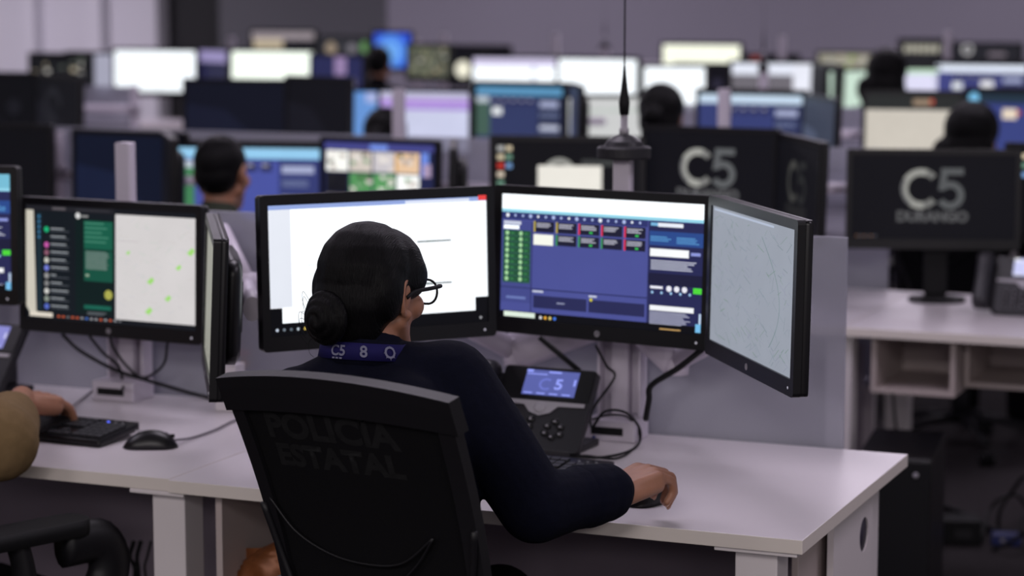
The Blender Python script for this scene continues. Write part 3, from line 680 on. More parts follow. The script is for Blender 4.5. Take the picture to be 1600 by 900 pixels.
# ------------------------------------------------------------------ phone
def phone(label, loc, rz, disp=(92, 100, 170), text=True, mirror=False):
    t = thing('desk_phone', label, 'telephone', loc, rz); t.scale = (1.05, 1.0, .86)
    tl = math.radians(58)                                  # face leans back
    Rm = Matrix.Rotation(-(PI / 2 - tl), 3, 'X')           # face plane xz leaning back
    FW, FH = .195, .205
    def face(p): return Rm @ Vector(p) + Vector((0, 0, .012))
    bm = bmesh.new(); slab(bm, rrect(FW, FH, .008, cz=FH / 2), 0.0, .022)
    for v in bm.verts: v.co = face(v.co)
    obj('body', bm, M['plastic_grey'], t)
    bm = bmesh.new(); box(bm, -.085, .085, .0, .15, 0, .016, .004); box(bm, -.05, .05, .06, .14, .014, .10, .01); obj('stand', bm, M['plastic_grey'], t)
    bm = bmesh.new(); slab(bm, rrect(FW - .004, .076, .005, cz=FH - .042), -.003, .0)
    for v in bm.verts: v.co = face(v.co)
    obj('display_frame', bm, M['plastic'], t)
    s = Scr(.112, .063); s.rect(0, 0, 1, 1, disp, 0); br = tuple(min(255, v * 1.45 + 20) for v in disp)
    s.rect(.0, 0, .12, .1, br, 1); s.rect(.42, .03, .66, .1, br, 1); s.rect(.02, .15, .4, .19, br, 1); s.rect(.93, .3, .97, .55, br, 1)
    for i in range(4): s.rect(.04 + i * .24, .90, .2 + i * .24, .95, br, 1)
    s.arc(.42, .55, .015, .010, math.radians(50), math.radians(310), lambda t_: tuple(v * 1.2 for v in disp), 1)
    s.text('5', .036, .66, .55, br, 1, .001)
    d = s.build(t, -.0034, 0, 'display')
    for v in d.data.vertices: v.co = face(v.co + Vector((.008, 0, FH - .040)))
    bm = bmesh.new(); o = [(-.09, .12), (.09, .12), (.09, .111), (.036, .109), (.022, .092), (0, .084), (-.022, .092), (-.036, .109), (-.09, .111)]
    o = [(x, z) for x, z in o][::-1]; slab(bm, o, -.0035, .0)
    for v in bm.verts: v.co = face(v.co)
    obj('trim_strip', bm, M['silver'], t)
    bm = bmesh.new(); lathe(bm, [(.0001, 0), (.013, 0), (.013, .0055), (.010, .0065), (.0001, .0065)], (0, 0, .1035), 20, 'y')
    for v in bm.verts: v.co = face(v.co)
    obj('navigation_button', bm, M['silver'], t)
    for i in range(12):
        bm = bmesh.new(); cx, cz = -.062 + .024 * (i % 3), .078 - .0175 * (i // 3) - .004
        lathe(bm, [(.0001, 0), (.0085, 0), (.0075, .004), (.0001, .004)], (cx, 0, cz), 14, 'y')
        for v in bm.verts: v.co = face(v.co)
        b = obj('key', bm, M['plastic'], t)
        bm = bmesh.new(); box(bm, cx - .0018, cx + .0018, -.0046, -.0041, cz - .0025, cz + .0025)
        for v in bm.verts: v.co = face(v.co)
        obj('numeral', bm, M['silver'], b)
    for i, (cx, cz) in enumerate(((.038, .072), (.024, .060), (.052, .060), (.022, .042), (.038, .034), (.054, .042))):
        bm = bmesh.new(); lathe(bm, [(.0001, 0), (.008, 0), (.007, .004), (.0001, .004)], (cx, 0, cz), 14, 'y')
        for v in bm.verts: v.co = face(v.co)
        b = obj('function_key', bm, M['plastic'], t)
        bm = bmesh.new(); box(bm, cx - .0025, cx + .0025, -.0046, -.0041, cz - .0015, cz + .0015)
        for v in bm.verts: v.co = face(v.co)
        obj('symbol', bm, M['silver'], b)
    bm = bmesh.new()
    rings = []
    for i in range(15):
        u = i / 14; z = .008 + .19 * u; ww = .020 + .006 * (abs(2 * u - 1) ** 2); dep = .018 + .016 * (abs(2 * u - 1) ** 3)
        if i in (0, 14): ww *= .7; dep *= .7
        rings.append([Vector((-.122 + x * ww / .05, -.022 - .016 * (1 - (2 * u - 1) ** 2) + y_ * dep / .05, z)) for x, y_ in rrect(.1, .1, .03, 3)])
    loft(bm, rings)
    for v in bm.verts: v.co = face(v.co)
    obj('handset', bm, M['plastic_grey'], t, smooth=True)
    bm = bmesh.new(); slab(bm, rrect(.055, .17, .01, cx=-.122, cz=.10), 0, .02)
    for v in bm.verts: v.co = face(v.co)
    obj('cradle', bm, M['plastic_grey'], t)
    return t
phone('dark office phone with a lit blue display under the middle monitors', (-1.700, 4.140, .7505), -.05)
phone('office phone cut off by the left edge with a lavender display', (-3.150, 4.235, .7505), -.1, (140, 140, 210))
phone('blurred office phone with a bright display at the right edge', (-1.13, 6.50, .7505), .02, (205, 208, 250))

# ------------------------------------------------------------------ keyboards and mice
def keyboard(label, loc, rz, led=False):
    t = thing('keyboard', label, 'keyboard', loc, rz)
    w, d = .44, .145
    def tilt(v): v.co.z += .0 + (v.co.y + d / 2) * .085
    bm = bmesh.new(); slab(bm, rrect(w, d, .008), 0, .016)
    for v in bm.verts: v.co = Vector((v.co.x, v.co.z, v.co.y)); tilt(v)
    obj('case', bm, M['plastic'], t)
    bm = bmesh.new(); x_ = .185
    for r in range(6):
        y = d / 2 - .018 - r * .0195 - (.004 if r else 0); cols = 15
        for c in range(cols):
            x = -w / 2 + .012 + c * .0188
            if r == 5 and 4 <= c <= 8:
                if c == 4: box(bm, x, x + .0188 * 5 - .0025, y - .016, y, .0155, .0215, .001)
                continue
            box(bm, x, x + .0163, y - .016, y, .0155, .0215, .0012)
        for c in range(3):
            if r in (3,) or (r == 4 and c != 1): continue
            x = .080 + c * .0188; box(bm, x, x + .0163, y - .016, y, .0155, .0215, .0012)
        if r:
            for c in range(4): x = .141 + c * .0188; box(bm, x, x + .0163, y - .016, y, .0155, .0215, .0012)
    for v in bm.verts: tilt(v)
    k = obj('keys', bm, M['key'], t)
    for i in range(3):
        bm = bmesh.new(); x = .15 + i * .018; box(bm, x, x + .005, .052, .055, .016, .0172)
        for v in bm.verts: tilt(v)
        obj('indicator_light', bm, M['led_blue'] if led and i == 0 else M['led_off'], t)
    return t
pk = on_z(162, 697, .755); 
keyboard('black keyboard under the hand of the man in tan, one blue light lit', (pk.x - .225, pk.y + .082, .7505), -.05, True)
keyboard('black keyboard between the woman\'s forearm and the phone', (-1.690, 3.945, .7505), -.03)
def mouse(label, loc, rz):
    t = thing('computer_mouse', label, 'mouse', loc, rz); bm = bmesh.new()
    rings = []; N = 14
    for i in range(N + 1):
        u = i / N; y = -.056 + .112 * u; ww = .031 * (max(0.02, 1 - abs(2 * u - 1) ** 3.2)) ** .5 * (1 - .08 * math.sin(PI * u)); hh = .037 * (max(0.02, math.sin(PI * (0.12 + .8 * (1 - u)))) ** .8) * (max(.05, 1 - abs(2 * u - 1) ** 6)) ** .5
        rings.append([Vector((ww * math.cos(a), y, max(0, hh * math.sin(a)) if math.sin(a) >= 0 else 0.0)) for a in [2 * PI * k / 20 for k in range(20)]])
    loft(bm, rings); obj('shell', bm, M['plastic'], t, smooth=True)
    bm = bmesh.new(); lathe(bm, [(.0001, -.004), (.010, -.004), (.011, 0), (.010, .004), (.0001, .004)], (0, .030, .0215), 16, 'x'); obj('scroll_wheel', bm, M['cable_grey'], t)
    bm = bmesh.new(); box(bm, -.0006, .0006, .005, .05, .02, .0275); obj('button_seam', bm, M['rubber'], t)
    bm = bmesh.new(); box(bm, -.006, .006, -.030, -.016, .0325, .0352, .001); obj('emblem', bm, M['silver'], t)
    return t
pm = on_z(235, 692, .76); mouse('black mouse lying alone on the left white desk', (pm.x, pm.y, .7505), -1.15)
mouse('black mouse under the woman\'s right hand', (on_z(1015, 777, .76).x, on_z(1015, 777, .76).y, .7505), -.32)

# ------------------------------------------------------------------ chairs
def make_chair(label, loc, rz, text=True, arms=True, loop=False, top=1.083, rec=18):
    t = thing('office_chair', label, 'chair', loc, rz)
    # backrest: local, chair faces +y, back plane leans backward (-y) toward the top
    zb, zt = .56, top; rc = math.radians(rec); Hh = (zt - zb) / math.cos(rc)
    def half(u): return .186 + .019 * max(0, min(1, u))
    def surf(x, u, off=0.0):                   # x across, u 0..1 up; off = toward the viewer behind the chair
        s = u * Hh; cu = .026 * (1 - (x / .21) ** 2); bow = .030 * math.sin(PI * min(1, max(0, u)))
        y = -.205 - s * math.sin(rc) - cu - off * math.cos(rc) + bow; z = zb + s * math.cos(rc) - off * math.sin(rc) * .5 + .018 * (1 - (x / .20) ** 2) * max(0, u) ** 3
        return Vector((x, y, z))
    def sheet(bm, x0f, x1f, u0, u1, o0, o1, nx=18, nu=18, mi=0):
        A = [[surf(x0f(u0 + (u1 - u0) * j / nu) + (x1f(u0 + (u1 - u0) * j / nu) - x0f(u0 + (u1 - u0) * j / nu)) * i / nx, u0 + (u1 - u0) * j / nu, o0) for i in range(nx + 1)] for j in range(nu + 1)]
        B = [[surf(x0f(u0 + (u1 - u0) * j / nu) + (x1f(u0 + (u1 - u0) * j / nu) - x0f(u0 + (u1 - u0) * j / nu)) * i / nx, u0 + (u1 - u0) * j / nu, o1) for i in range(nx + 1)] for j in range(nu + 1)]
        VA = [[bm.verts.new(p) for p in r] for r in A]; VB = [[bm.verts.new(p) for p in r] for r in B]
        for j in range(nu):
            for i in range(nx):
                bm.faces.new((VA[j][i], VA[j][i + 1], VA[j + 1][i + 1], VA[j + 1][i])); bm.faces.new((VB[j][i], VB[j + 1][i], VB[j + 1][i + 1], VB[j][i + 1]))
        for j in range(nu):
            bm.faces.new((VA[j][0], VA[j + 1][0], VB[j + 1][0], VB[j][0])); bm.faces.new((VA[j][nx], VB[j][nx], VB[j + 1][nx], VA[j + 1][nx]))
        for i in range(nx):
            bm.faces.new((VA[0][i], VB[0][i], VB[0][i + 1], VA[0][i + 1])); bm.faces.new((VA[nu][i], VA[nu][i + 1], VB[nu][i + 1], VB[nu][i]))
    bm = bmesh.new(); sheet(bm, lambda u: -half(u) + .012, lambda u: half(u) - .012, .02, .99, -.004, .006); mesh_ = obj('backrest', bm, M['mesh_fabric'], t, smooth=True)
    bm = bmesh.new()
    for sx in (-1, 1):
        if sx < 0: sheet(bm, lambda u: -half(u), lambda u: -half(u) + .026, -.02, 1.0, -.010, .014, 3, 18)
        else: sheet(bm, lambda u: half(u) - .026, lambda u: half(u), -.02, 1.0, -.010, .014, 3, 18)
    sheet(bm, lambda u: -half(u) + .02, lambda u: half(u) - .02, -.02, .05, -.010, .014, 14, 2)
    obj('back_frame', bm, M['chair_frame'], t, smooth=False)
    bm = bmesh.new(); sheet(bm, lambda u: -half(1) - .006, lambda u: half(1) + .006, .905, 1.01, -.012, .019, 22, 3)
    bmesh.ops.recalc_face_normals(bm, faces=bm.faces)
    obj('top_rail', bm, M['chair_frame'], t, smooth=False)
    # curved lower support
    bm = bmesh.new(); pts = [surf(-.178, .62, .015), surf(-.135, .52, .016), surf(-.07, .465, .016), surf(0, .45, .016), surf(.065, .47, .016), surf(.125, .56, .015)]
    tube(bm, pts, .0022, 6, smooth=8); tube(bm, [surf(.125, .56, .015), surf(.09, .47, .016), surf(.03, .36, .017)], .0022, 6, smooth=6)
    for sx in (-1, 1): tube(bm, [surf(sx * .195, .60, .016), surf(sx * .175, .42, .018), surf(sx * .135, .2, .022), surf(sx * .10, .02, .03)], .006, 6, smooth=6)
    obj('lumbar_support', bm, M['chair_frame'], t, smooth=True)
    bm = bmesh.new(); tube(bm, [surf(0, .10, .018), surf(0, 0, .045), Vector((0, -.24, .47)), Vector((0, -.12, .425)), Vector((0, 0, .43))], .022, 10, smooth=6, flat=.6); obj('back_support', bm, M['chair_frame'], t, smooth=True)
    if text:
        for body, size, uz, xo in (('POLICÍA', .056, .850, -.022), ('ESTATAL', .050, .760, -.020)):
            me = text_mesh(body, size, .0022)
            bmt = bmesh.new(); bmt.from_mesh(me); bmesh.ops.subdivide_edges(bmt, edges=[e for e in bmt.edges if e.calc_length() > .02], cuts=2)
            for v in bmt.verts: v.co = surf(v.co.x * 1.18 + xo, uz + v.co.y / Hh, .0066)
            obj('lettering', bmt, M['chair_text'], mesh_)
    bm = bmesh.new(); slab(bm, rrect(.49, .47, .09, 8, cz=.0), 0, .055)
    for v in bm.verts: v.co = Vector((v.co.x, v.co.z + .02, .455 + v.co.y - .02 * (v.co.z > .18)))
    bmesh.ops.bevel(bm, geom=[e for e in bm.edges if abs(e.verts[0].co.z - e.verts[1].co.z) < .021 and len(e.link_faces) == 2 and any(len(f.verts) > 8 for f in e.link_faces)], offset=.016, segments=3, affect='EDGES')
    obj('seat', bm, M['black_cloth'], t, smooth=False)
    bm = bmesh.new(); box(bm, -.12, .12, -.13, .13, .425, .456, .01); obj('mechanism', bm, M['chair_frame'], t)
    if arms:
        for sx in (-1, 1):
            a = bmesh.new(); tube(a, [Vector((sx * .22, .02, .452)), Vector((sx * .285, .02, .455)), Vector((sx * .305, .02, .50)), Vector((sx * .305, .01, .60)), Vector((sx * .30, 0, .655))], .020, 10, smooth=5, flat=1.4)
            if loop: tube(a, [Vector((sx * .30, .10, .632)), Vector((sx * .302, .185, .625)), Vector((sx * .303, .20, .56)), Vector((sx * .30, .14, .49)), Vector((sx * .25, .05, .455))], .031, 12, smooth=6, flat=1.4)
            arm = obj('armrest', a, M['chair_frame'], t, smooth=True)
            bm = bmesh.new(); slab(bm, rrect(.082, .27, .035, 6), 0, .03)
            for v in bm.verts: v.co = Vector((v.co.x + sx * .295, v.co.z + .02, .652 + v.co.y))
            obj('arm_pad', bm, M['rubber'], arm)
    bm = bmesh.new(); lathe(bm, [(.0001, .10), (.03, .10), (.03, .26), (.018, .265), (.018, .425), (.0001, .425)], n=18); obj('gas_column', bm, M['rubber'], t)
    for i in range(5):
        a = 2 * PI * i / 5 + .3; d = Vector((math.cos(a), math.sin(a), 0)); bm = bmesh.new()
        tube(bm, [Vector((0, 0, .125)), d * .15 + Vector((0, 0, .115)), d * .31 + Vector((0, 0, .08))], (.028, .016), 10, flat=.7)
        L = obj('base_leg', bm, M['chair_frame'], t, smooth=True)
        bm = bmesh.new(); q = d * .31
        for so in (-.014, .014):
            pr = d.cross(Vector((0, 0, 1))) * so; rings = []
            lathe(bm, [(.0001, -.008), (.026, -.008), (.028, 0), (.026, .008), (.0001, .008)], (0, 0, 0), 16, 'x')
            vs = bm.verts[-80:]
            Rz = Matrix.Rotation(a + PI / 2, 3, 'Z')
            for v in vs: v.co = Rz @ v.co + q + pr + Vector((0, 0, .028))
        obj('caster', bm, M['rubber'], L, smooth=True)
    return t
ch1 = make_chair('black mesh office chair lettered POLICÍA ESTATAL, occupied by the woman in navy', (-1.490, 3.355, 0), -.13)

# ------------------------------------------------------------------ people
def ico(n=14, m=9):
    V = []; Fs = []
    for j in range(m + 1):
        ph = PI * j / m
        for i in range(n): V.append((math.sin(ph) * math.cos(2 * PI * i / n), math.sin(ph) * math.sin(2 * PI * i / n), math.cos(ph)))
    for j in range(m):
        for i in range(n): Fs.append((j * n + i, (j + 1) * n + i, (j + 1) * n + (i + 1) % n, j * n + (i + 1) % n))
    return V, Fs
UV = ico()
class Blob:                                    # union of rounded solids grown into one continuous surface
    def __init__(s): s.V = []; s.F = []
    def _add(s, V, Fs): k = len(s.V); s.V += [tuple(v) for v in V]; s.F += [tuple(i + k for i in f) for f in Fs]
    def ell(s, c, r, R=None):
        c = Vector(c); R = R or Matrix.Identity(3)
        s._add([c + R @ Vector((v[0] * r[0], v[1] * r[1], v[2] * r[2])) for v in UV[0]], UV[1])
    def cap(s, a, b, ra, rb, flat=1.0, up=None):
        a, b = Vector(a), Vector(b); t = b - a; L = t.length
        if L < 1e-6: return s.ell(a, (ra, ra, ra))
        t /= L; u = Vector(up) if up is not None else (Vector((0, 0, 1)) if abs(t.z) < .9 else Vector((1, 0, 0))); n1 = (u - t * u.dot(t)).normalized(); n2 = t.cross(n1); n = 16
        rings = []
        for k in range(5): ph = PI / 2 * (1 - k / 4); rings.append((a - t * ra * math.sin(ph), max(ra * math.cos(ph), 1e-4)))
        for k in range(5): ph = PI / 2 * k / 4; rings.append((b + t * rb * math.sin(ph), max(rb * math.cos(ph), 1e-4)))
        V = [p + n1 * r * flat * math.cos(2 * PI * i / n) + n2 * r * math.sin(2 * PI * i / n) for p, r in rings for i in range(n)]
        Fs = [(j * n + i, j * n + (i + 1) % n, (j + 1) * n + (i + 1) % n, (j + 1) * n + i) for j in range(len(rings) - 1) for i in range(n)]
        Fs += [tuple(range(n))[::-1], tuple((len(rings) - 1) * n + i for i in range(n))]
        s._add(V, Fs)
    def chain(s, pts, rs, **k):
        for a, b, ra, rb in zip(pts, pts[1:], rs, rs[1:]): s.cap(a, b, ra, rb, **k)
    def build(s, name, m, parent, origin, vox=.006, smooth_it=4, fac=.5):
        me = bpy.data.meshes.new('b'); me.from_pydata(s.V, [], s.F); me.update()
        o = bpy.data.objects.new('b', me); C.objects.link(o)
        r = o.modifiers.new('r', 'REMESH'); r.mode = 'VOXEL'; r.voxel_size = vox
        q = o.modifiers.new('s', 'SMOOTH'); q.factor = fac; q.iterations = smooth_it
        dg = bpy.context.evaluated_depsgraph_get(); out = bpy.data.meshes.new_from_object(o.evaluated_get(dg)); out.name = name
        bpy.data.objects.remove(o); bpy.data.meshes.remove(me)
        return obj(name, out, m, parent, smooth=True, origin=origin)
def hand(B, wrist, fwd, nrm, side, curl=(.5, .7, .5), spread=.05, sc=1.0, raise_=0.0, thumb_in=.35):
    """five-fingered hand: fwd = from wrist to knuckles, nrm = back-of-hand normal, side +1 right hand; returns nail frames"""
    w = Vector(wrist); f = Vector(fwd).normalized(); n = (Vector(nrm) - f * Vector(nrm).dot(f)).normalized(); l = f.cross(n) * side   # toward the little finger... thumb is -l
    nails = []
    for k, (off, ln) in enumerate(((-.026, .083), (-.009, .088), (.009, .084), (.025, .075))):
        kn = w + f * ln * sc + l * off * sc; B.cap(w + f * .012 * sc + l * off * .6 * sc - n * .004, kn, .015 * sc, .0108 * sc)
        segs = ((.043, .026, .021), (.048, .030, .022), (.044, .028, .022), (.034, .021, .019))[k]; rads = (.0102, .0092, .0083, .0072) if k < 3 else (.009, .008, .0074, .0064)
        a = raise_; p = kn; ld = (f + l * spread * (k - 1.5)).normalized(); pts = [p]
        for j, sg in enumerate(segs):
            a += curl[j] * (1 + .08 * k); dr = ld * math.cos(a) - n * math.sin(a); p = p + dr * sg * sc; pts.append(p)
        B.chain(pts, [r * sc for r in rads]); nails.append((pts[-1], (pts[-1] - pts[-2]).normalized(), (n * math.cos(a) + ld * math.sin(a)).normalized(), rads[-1] * sc))
    B.cap(w + l * .018 * sc - n * .010 * sc, w + f * .070 * sc + l * .024 * sc - n * .012 * sc, .017 * sc, .015 * sc); B.cap(w - l * .010 * sc - n * .004, w + f * .05 * sc - n * .008 * sc, .018 * sc, .018 * sc)
    t0 = w + f * .022 * sc - l * .022 * sc - n * .008 * sc; d1 = (f * .62 - l * .72 - n * .25).normalized(); t1 = t0 + d1 * .036 * sc
    d2 = (f * .9 - l * (.35 - thumb_in) - n * .28).normalized(); t2 = t1 + d2 * .032 * sc; t3 = t2 + (d2 + l * .1 * 1).normalized() * .024 * sc
    B.chain([t0, t1, t2, t3], [.0165 * sc, .0115 * sc, .0105 * sc, .0085 * sc]); nails.append((t3, (t3 - t2).normalized(), (n * .6 - l * .8).normalized(), .0085 * sc))
    return nails
def head_skin(B, c, yaw, pitch=0.0, sc=1.0, ears=True):
    R = (Matrix.Rotation(yaw, 3, 'Z') @ Matrix.Rotation(-pitch, 3, 'X')); c = Vector(c)
    P = lambda x, y, z: c + R @ (Vector((x, y, z)) * sc)
    E = lambda x, y, z, a, b, d: B.ell(P(x, y, z), (a * sc, b * sc, d * sc), R)
    E(0, -.012, .022, .071, .089, .082); E(0, .022, -.012, .061, .070, .088); E(0, .040, -.060, .046, .045, .048); E(0, .062, -.088, .026, .026, .022)
    for s in (-1, 1):
        B.cap(P(s * .055, .0, -.045), P(s * .018, .068, -.092), .017 * sc, .018 * sc)
        E(s * .040, .058, -.022, .024, .024, .024)
        E(s * .024, .086, .026, .026, .010, .007)
        if ears:
            for k in range(9):
                a = -1.9 + 4.0 * k / 8; q = lambda a_: P(s * (.073 + .006 * math.cos(a_)), -.008 + -.016 * math.cos(a_), -.004 + .030 * math.sin(a_))
                B.cap(q(a), q(a + .5), .0048 * sc, .0048 * sc)
            E(s * .072, -.004, -.004, .006, .013, .024); E(s * .073, .004, -.034, .006, .008, .009)
    B.cap(P(0, .088, .018), P(0, .106, -.022), .009 * sc, .012 * sc); E(0, .100, -.026, .018, .013, .010)
    E(0, .084, -.050, .023, .013, .006); E(0, .083, -.060, .021, .013, .007)
    return P, R
def limbs_skin(B, J, sc=1.0):
    B.cap(J['neck'], J['skull'], .052 * sc, .050 * sc)
    B.chain([J['neck'], J['chest'], J['waist'], J['pelvis']], [.046, .088, .085, .095])
    B.cap(J['shL'], J['shR'], .045, .045)
    for s in 'LR':
        B.chain([J['sh' + s], J['el' + s], J['wr' + s]], [.043 * sc, .036 * sc, .026 * sc])
        B.chain([J['hip' + s], J['kn' + s], J['an' + s]], [.07, .052, .036]); B.cap(J['an' + s], J['toe' + s], .034, .026)
def cloth_top(B, J, k=1.0, cuff=True, arms='LR', bulk=1.0):
    B.chain([J['chest'] + Vector((0, 0, .02)), J['waist'], J['pelvis']], [.135 * bulk, .13 * bulk, .145 * bulk], flat=1.0)
    cL, cR = J['chest'] + (J['shL'] - J['chest']) * .42, J['chest'] + (J['shR'] - J['chest']) * .42
    B.cap(cL - Vector((0, 0, .06)), J['waist'] + (J['shL'] - J['chest']) * .30, .105 * bulk, .10 * bulk); B.cap(cR - Vector((0, 0, .06)), J['waist'] + (J['shR'] - J['chest']) * .30, .105 * bulk, .10 * bulk)
    B.chain([J['shL'], J['neck'] - Vector((0, 0, .028)), J['shR']], [.060 * bulk, .066, .060 * bulk])
    for s in arms: B.chain([J['sh' + s], J['el' + s], J['wr' + s]], [.066 * k, .056 * k, .044 * k])
def trousers(B, J, bulk=1.0):
    for s in 'LR': B.chain([J['hip' + s], J['kn' + s], J['an' + s]], [.088 * bulk, .070 * bulk, .055 * bulk])
    B.cap(J['hipL'], J['hipR'], .095, .095)
def shoes(parent, J, o):
    for s in 'LR':
        B = Blob(); B.cap(J['an' + s] - Vector((0, 0, .02)), J['toe' + s], .045, .038, flat=.8); B.build('shoe', M['rubber'], parent, o, .008, 3)
def seated(neck, yaw, seat_z=.47, hands=None, lean=.0, w=.18):
    """joint set of a seated figure; yaw turns it, neck is the world point at the neck base"""
    n = Vector(neck); R = Matrix.Rotation(yaw, 3, 'Z'); T = lambda x, y, z: n + R @ Vector((x, y, 0)) + Vector((0, 0, z))
    J = {'neck': n, 'chest': T(0, -.01, -.15), 'waist': T(0, -.035, -.32), 'shL': T(-w, 0, -.065), 'shR': T(w, 0, -.065)}
    pz = seat_z + .10
    J['pelvis'] = Vector((*T(0, -.05, 0).xy, pz + .03))
    for s, k in (('L', -1), ('R', 1)):
        J['hip' + s] = Vector((*T(k * .09, -.03, 0).xy, pz)); J['kn' + s] = Vector((*T(k * .11, .38, 0).xy, pz + .0)); J['an' + s] = Vector((*T(k * .11, .36, 0).xy, .09)); J['toe' + s] = Vector((*T(k * .12, .50, 0).xy, .04))
        J['el' + s] = T(k * (w + .06), .10, -.34); J['wr' + s] = T(k * (w - .02), .33, -.33)
    if hands:
        for k_, v in hands.items(): J[k_] = Vector(v)
    return J

# --- the woman in the chair
wo = Vector((-1.60, 3.30, 0))
wt = thing('person', 'woman in navy shirt and glasses with her black hair in a bun, back to us', 'person', wo)
HC = Vector((-1.685, 3.405, 1.170)); HY = math.radians(-9)
J = seated(tuple(at(570, 562, 930)), math.radians(4), .455)
J['shL'] = at(468, 632, 935); J['shR'] = at(713, 595, 930); J['elR'] = at(836, 792, 945); J['wrR'] = at(962, 766, 914); J['elL'] = J['shL'] + Vector((.03, .14, -.24)); J['wrL'] = Vector((-1.72, 3.80, .795))
J['chest'] = (J['shL'] + J['shR']) / 2 + Vector((.03, -.03, -.10)); J['waist'] = Vector((-1.585, 3.30, .72)); J['pelvis'] = Vector((-1.56, 3.30, .60))
J['skull'] = HC + Vector((.005, -.01, -.04))
B = Blob(); limbs_skin(B, J); P, HR = head_skin(B, HC, HY, .10)
kn = at(1008, 742, 915); fw = Vector((.36, .92, .16)).normalized()
nl = hand(B, J['wrR'] + Vector((0, 0, .004)), fw, Vector((.05, -.10, 1)), 1, (.34, .78, .80), .05, 1.08, .08, .25)
fwL = Vector((.25, 1, -.1)); nl2 = hand(B, J['wrL'], fwL, Vector((0, .1, 1)), -1, (.3, .4, .3), .06, .95)
B.build('body', M['skin'], wt, wo, .0034, 5)
for pts in (nl + nl2,):
    for c, d_, n_, r_ in pts:
        bm = bmesh.new(); bmesh.ops.create_uvsphere(bm, u_segments=10, v_segments=6, radius=1); s_ = d_.cross(n_).normalized(); Rn = Matrix((s_, d_, n_)).transposed()
        for v in bm.verts: v.co = c + d_ * r_ * .25 + n_ * r_ * .72 + Rn @ Vector((v.co.x * r_ * .62, v.co.y * r_ * .85, v.co.z * r_ * .28))
        obj('fingernail', bm, M['nail'], wt, smooth=True, origin=wo)
for s in (-1, 1):
    bm = bmesh.new(); bmesh.ops.create_uvsphere(bm, u_segments=14, v_segments=8, radius=.0125)
    for v in bm.verts: v.co = P(s * .031, .076, .004) + v.co
    obj('eye', bm, M['eye'], wt, smooth=True, origin=wo)
# hair: close cap drawn back to a low bun
B = Blob(); H_ = lambda x, y, z, a, b, d: B.ell(P(x, y, z), (a, b, d), HR)
H_(0, -.020, .034, .080, .097, .087); H_(0, .018, .044, .076, .080, .068); H_(0, -.050, -.012, .072, .068, .072); H_(.0, -.055, -.045, .060, .052, .055); H_(.0, -.050, -.075, .050, .040, .040)
for s in (-1, 1): H_(s * .058, .022, .030, .021, .050, .040); H_(s * .062, -.040, .004, .022, .040, .050)
hair = B.build('hair', M['hair'], wt, wo, .005, 6)
bc = P(-.010, -.106, -.044); B = Blob(); bn = (HR @ Vector((-.12, -1, -.12))).normalized(); bu = (Vector((0, 0, 1)) - bn * bn.z).normalized(); bs = bn.cross(bu)
for k in range(52):
    def sp(k_): a = k_ * .36; r = .041 * (1 - k_ / 56) ** .8 if k_ < 56 else .001; return bc + (bu * math.sin(a) + bs * math.cos(a)) * r + bn * (.030 * (k_ / 52) ** .6 - .002)
    B.cap(sp(k), sp(k + 1), .0105, .0105)
B.ell(bc, (.038, .026, .038), HR); B.build('hair_bun', M['hair'], wt, wo, .0026, 1, .4)
bm = bmesh.new(); rg = random.Random(6)
for k in range(7):
    a = rg.uniform(-.8, .9); q = bc - bs * 0 + (bu * math.sin(a) + bs * math.cos(a)) * .05; out = (bu * math.sin(a) + bs * math.cos(a)); 
    e = out * rg.uniform(.008, .02); tube(bm, [q, q + e + bu * .006, q + e * 1.1 - bu * .012, q + e * .2 - bu * .03], .0004, 4, smooth=4)
obj('loose_strands', bm, M['hair'], wt, origin=wo)
# glasses
g = bmesh.new()
for s in (-1, 1):
    pts = []
    for k in range(25):
        a = 2 * PI * k / 24; pts.append(P(s * (.036 + .027 * (abs(math.cos(a)) ** .8) * (1 if math.cos(a) > 0 else -1)), .109 - .006 * abs(math.cos(a)), .002 + .021 * math.sin(a)))
    tube(g, pts, .0021, 8)
    tube(g, [P(s * .062, .106, .013), P(s * .073, .098, .014), P(s * .079, .060, .011), P(s * .080, .010, .006), P(s * .078, -.010, -.004)], .0029, 8, smooth=5, flat=1.2)
tube(g, [P(-.010, .110, .006), P(0, .113, .010), P(.010, .110, .006)], .0018, 8, smooth=3)
gl = obj('eyeglasses', g, M['rubber'], wt, smooth=True, origin=wo)
for s in (-1, 1):
    bm = bmesh.new(); vs = [bm.verts.new(P(s * (.036 + .026 * (abs(math.cos(2 * PI * k / 24)) ** .8) * (1 if math.cos(2 * PI * k / 24) > 0 else -1)), .1085 - .006 * abs(math.cos(2 * PI * k / 24)), .002 + .020 * math.sin(2 * PI * k / 24))) for k in range(24)]
    bm.faces.new(vs); obj('lens', bm, M['lens'], gl, origin=wo)
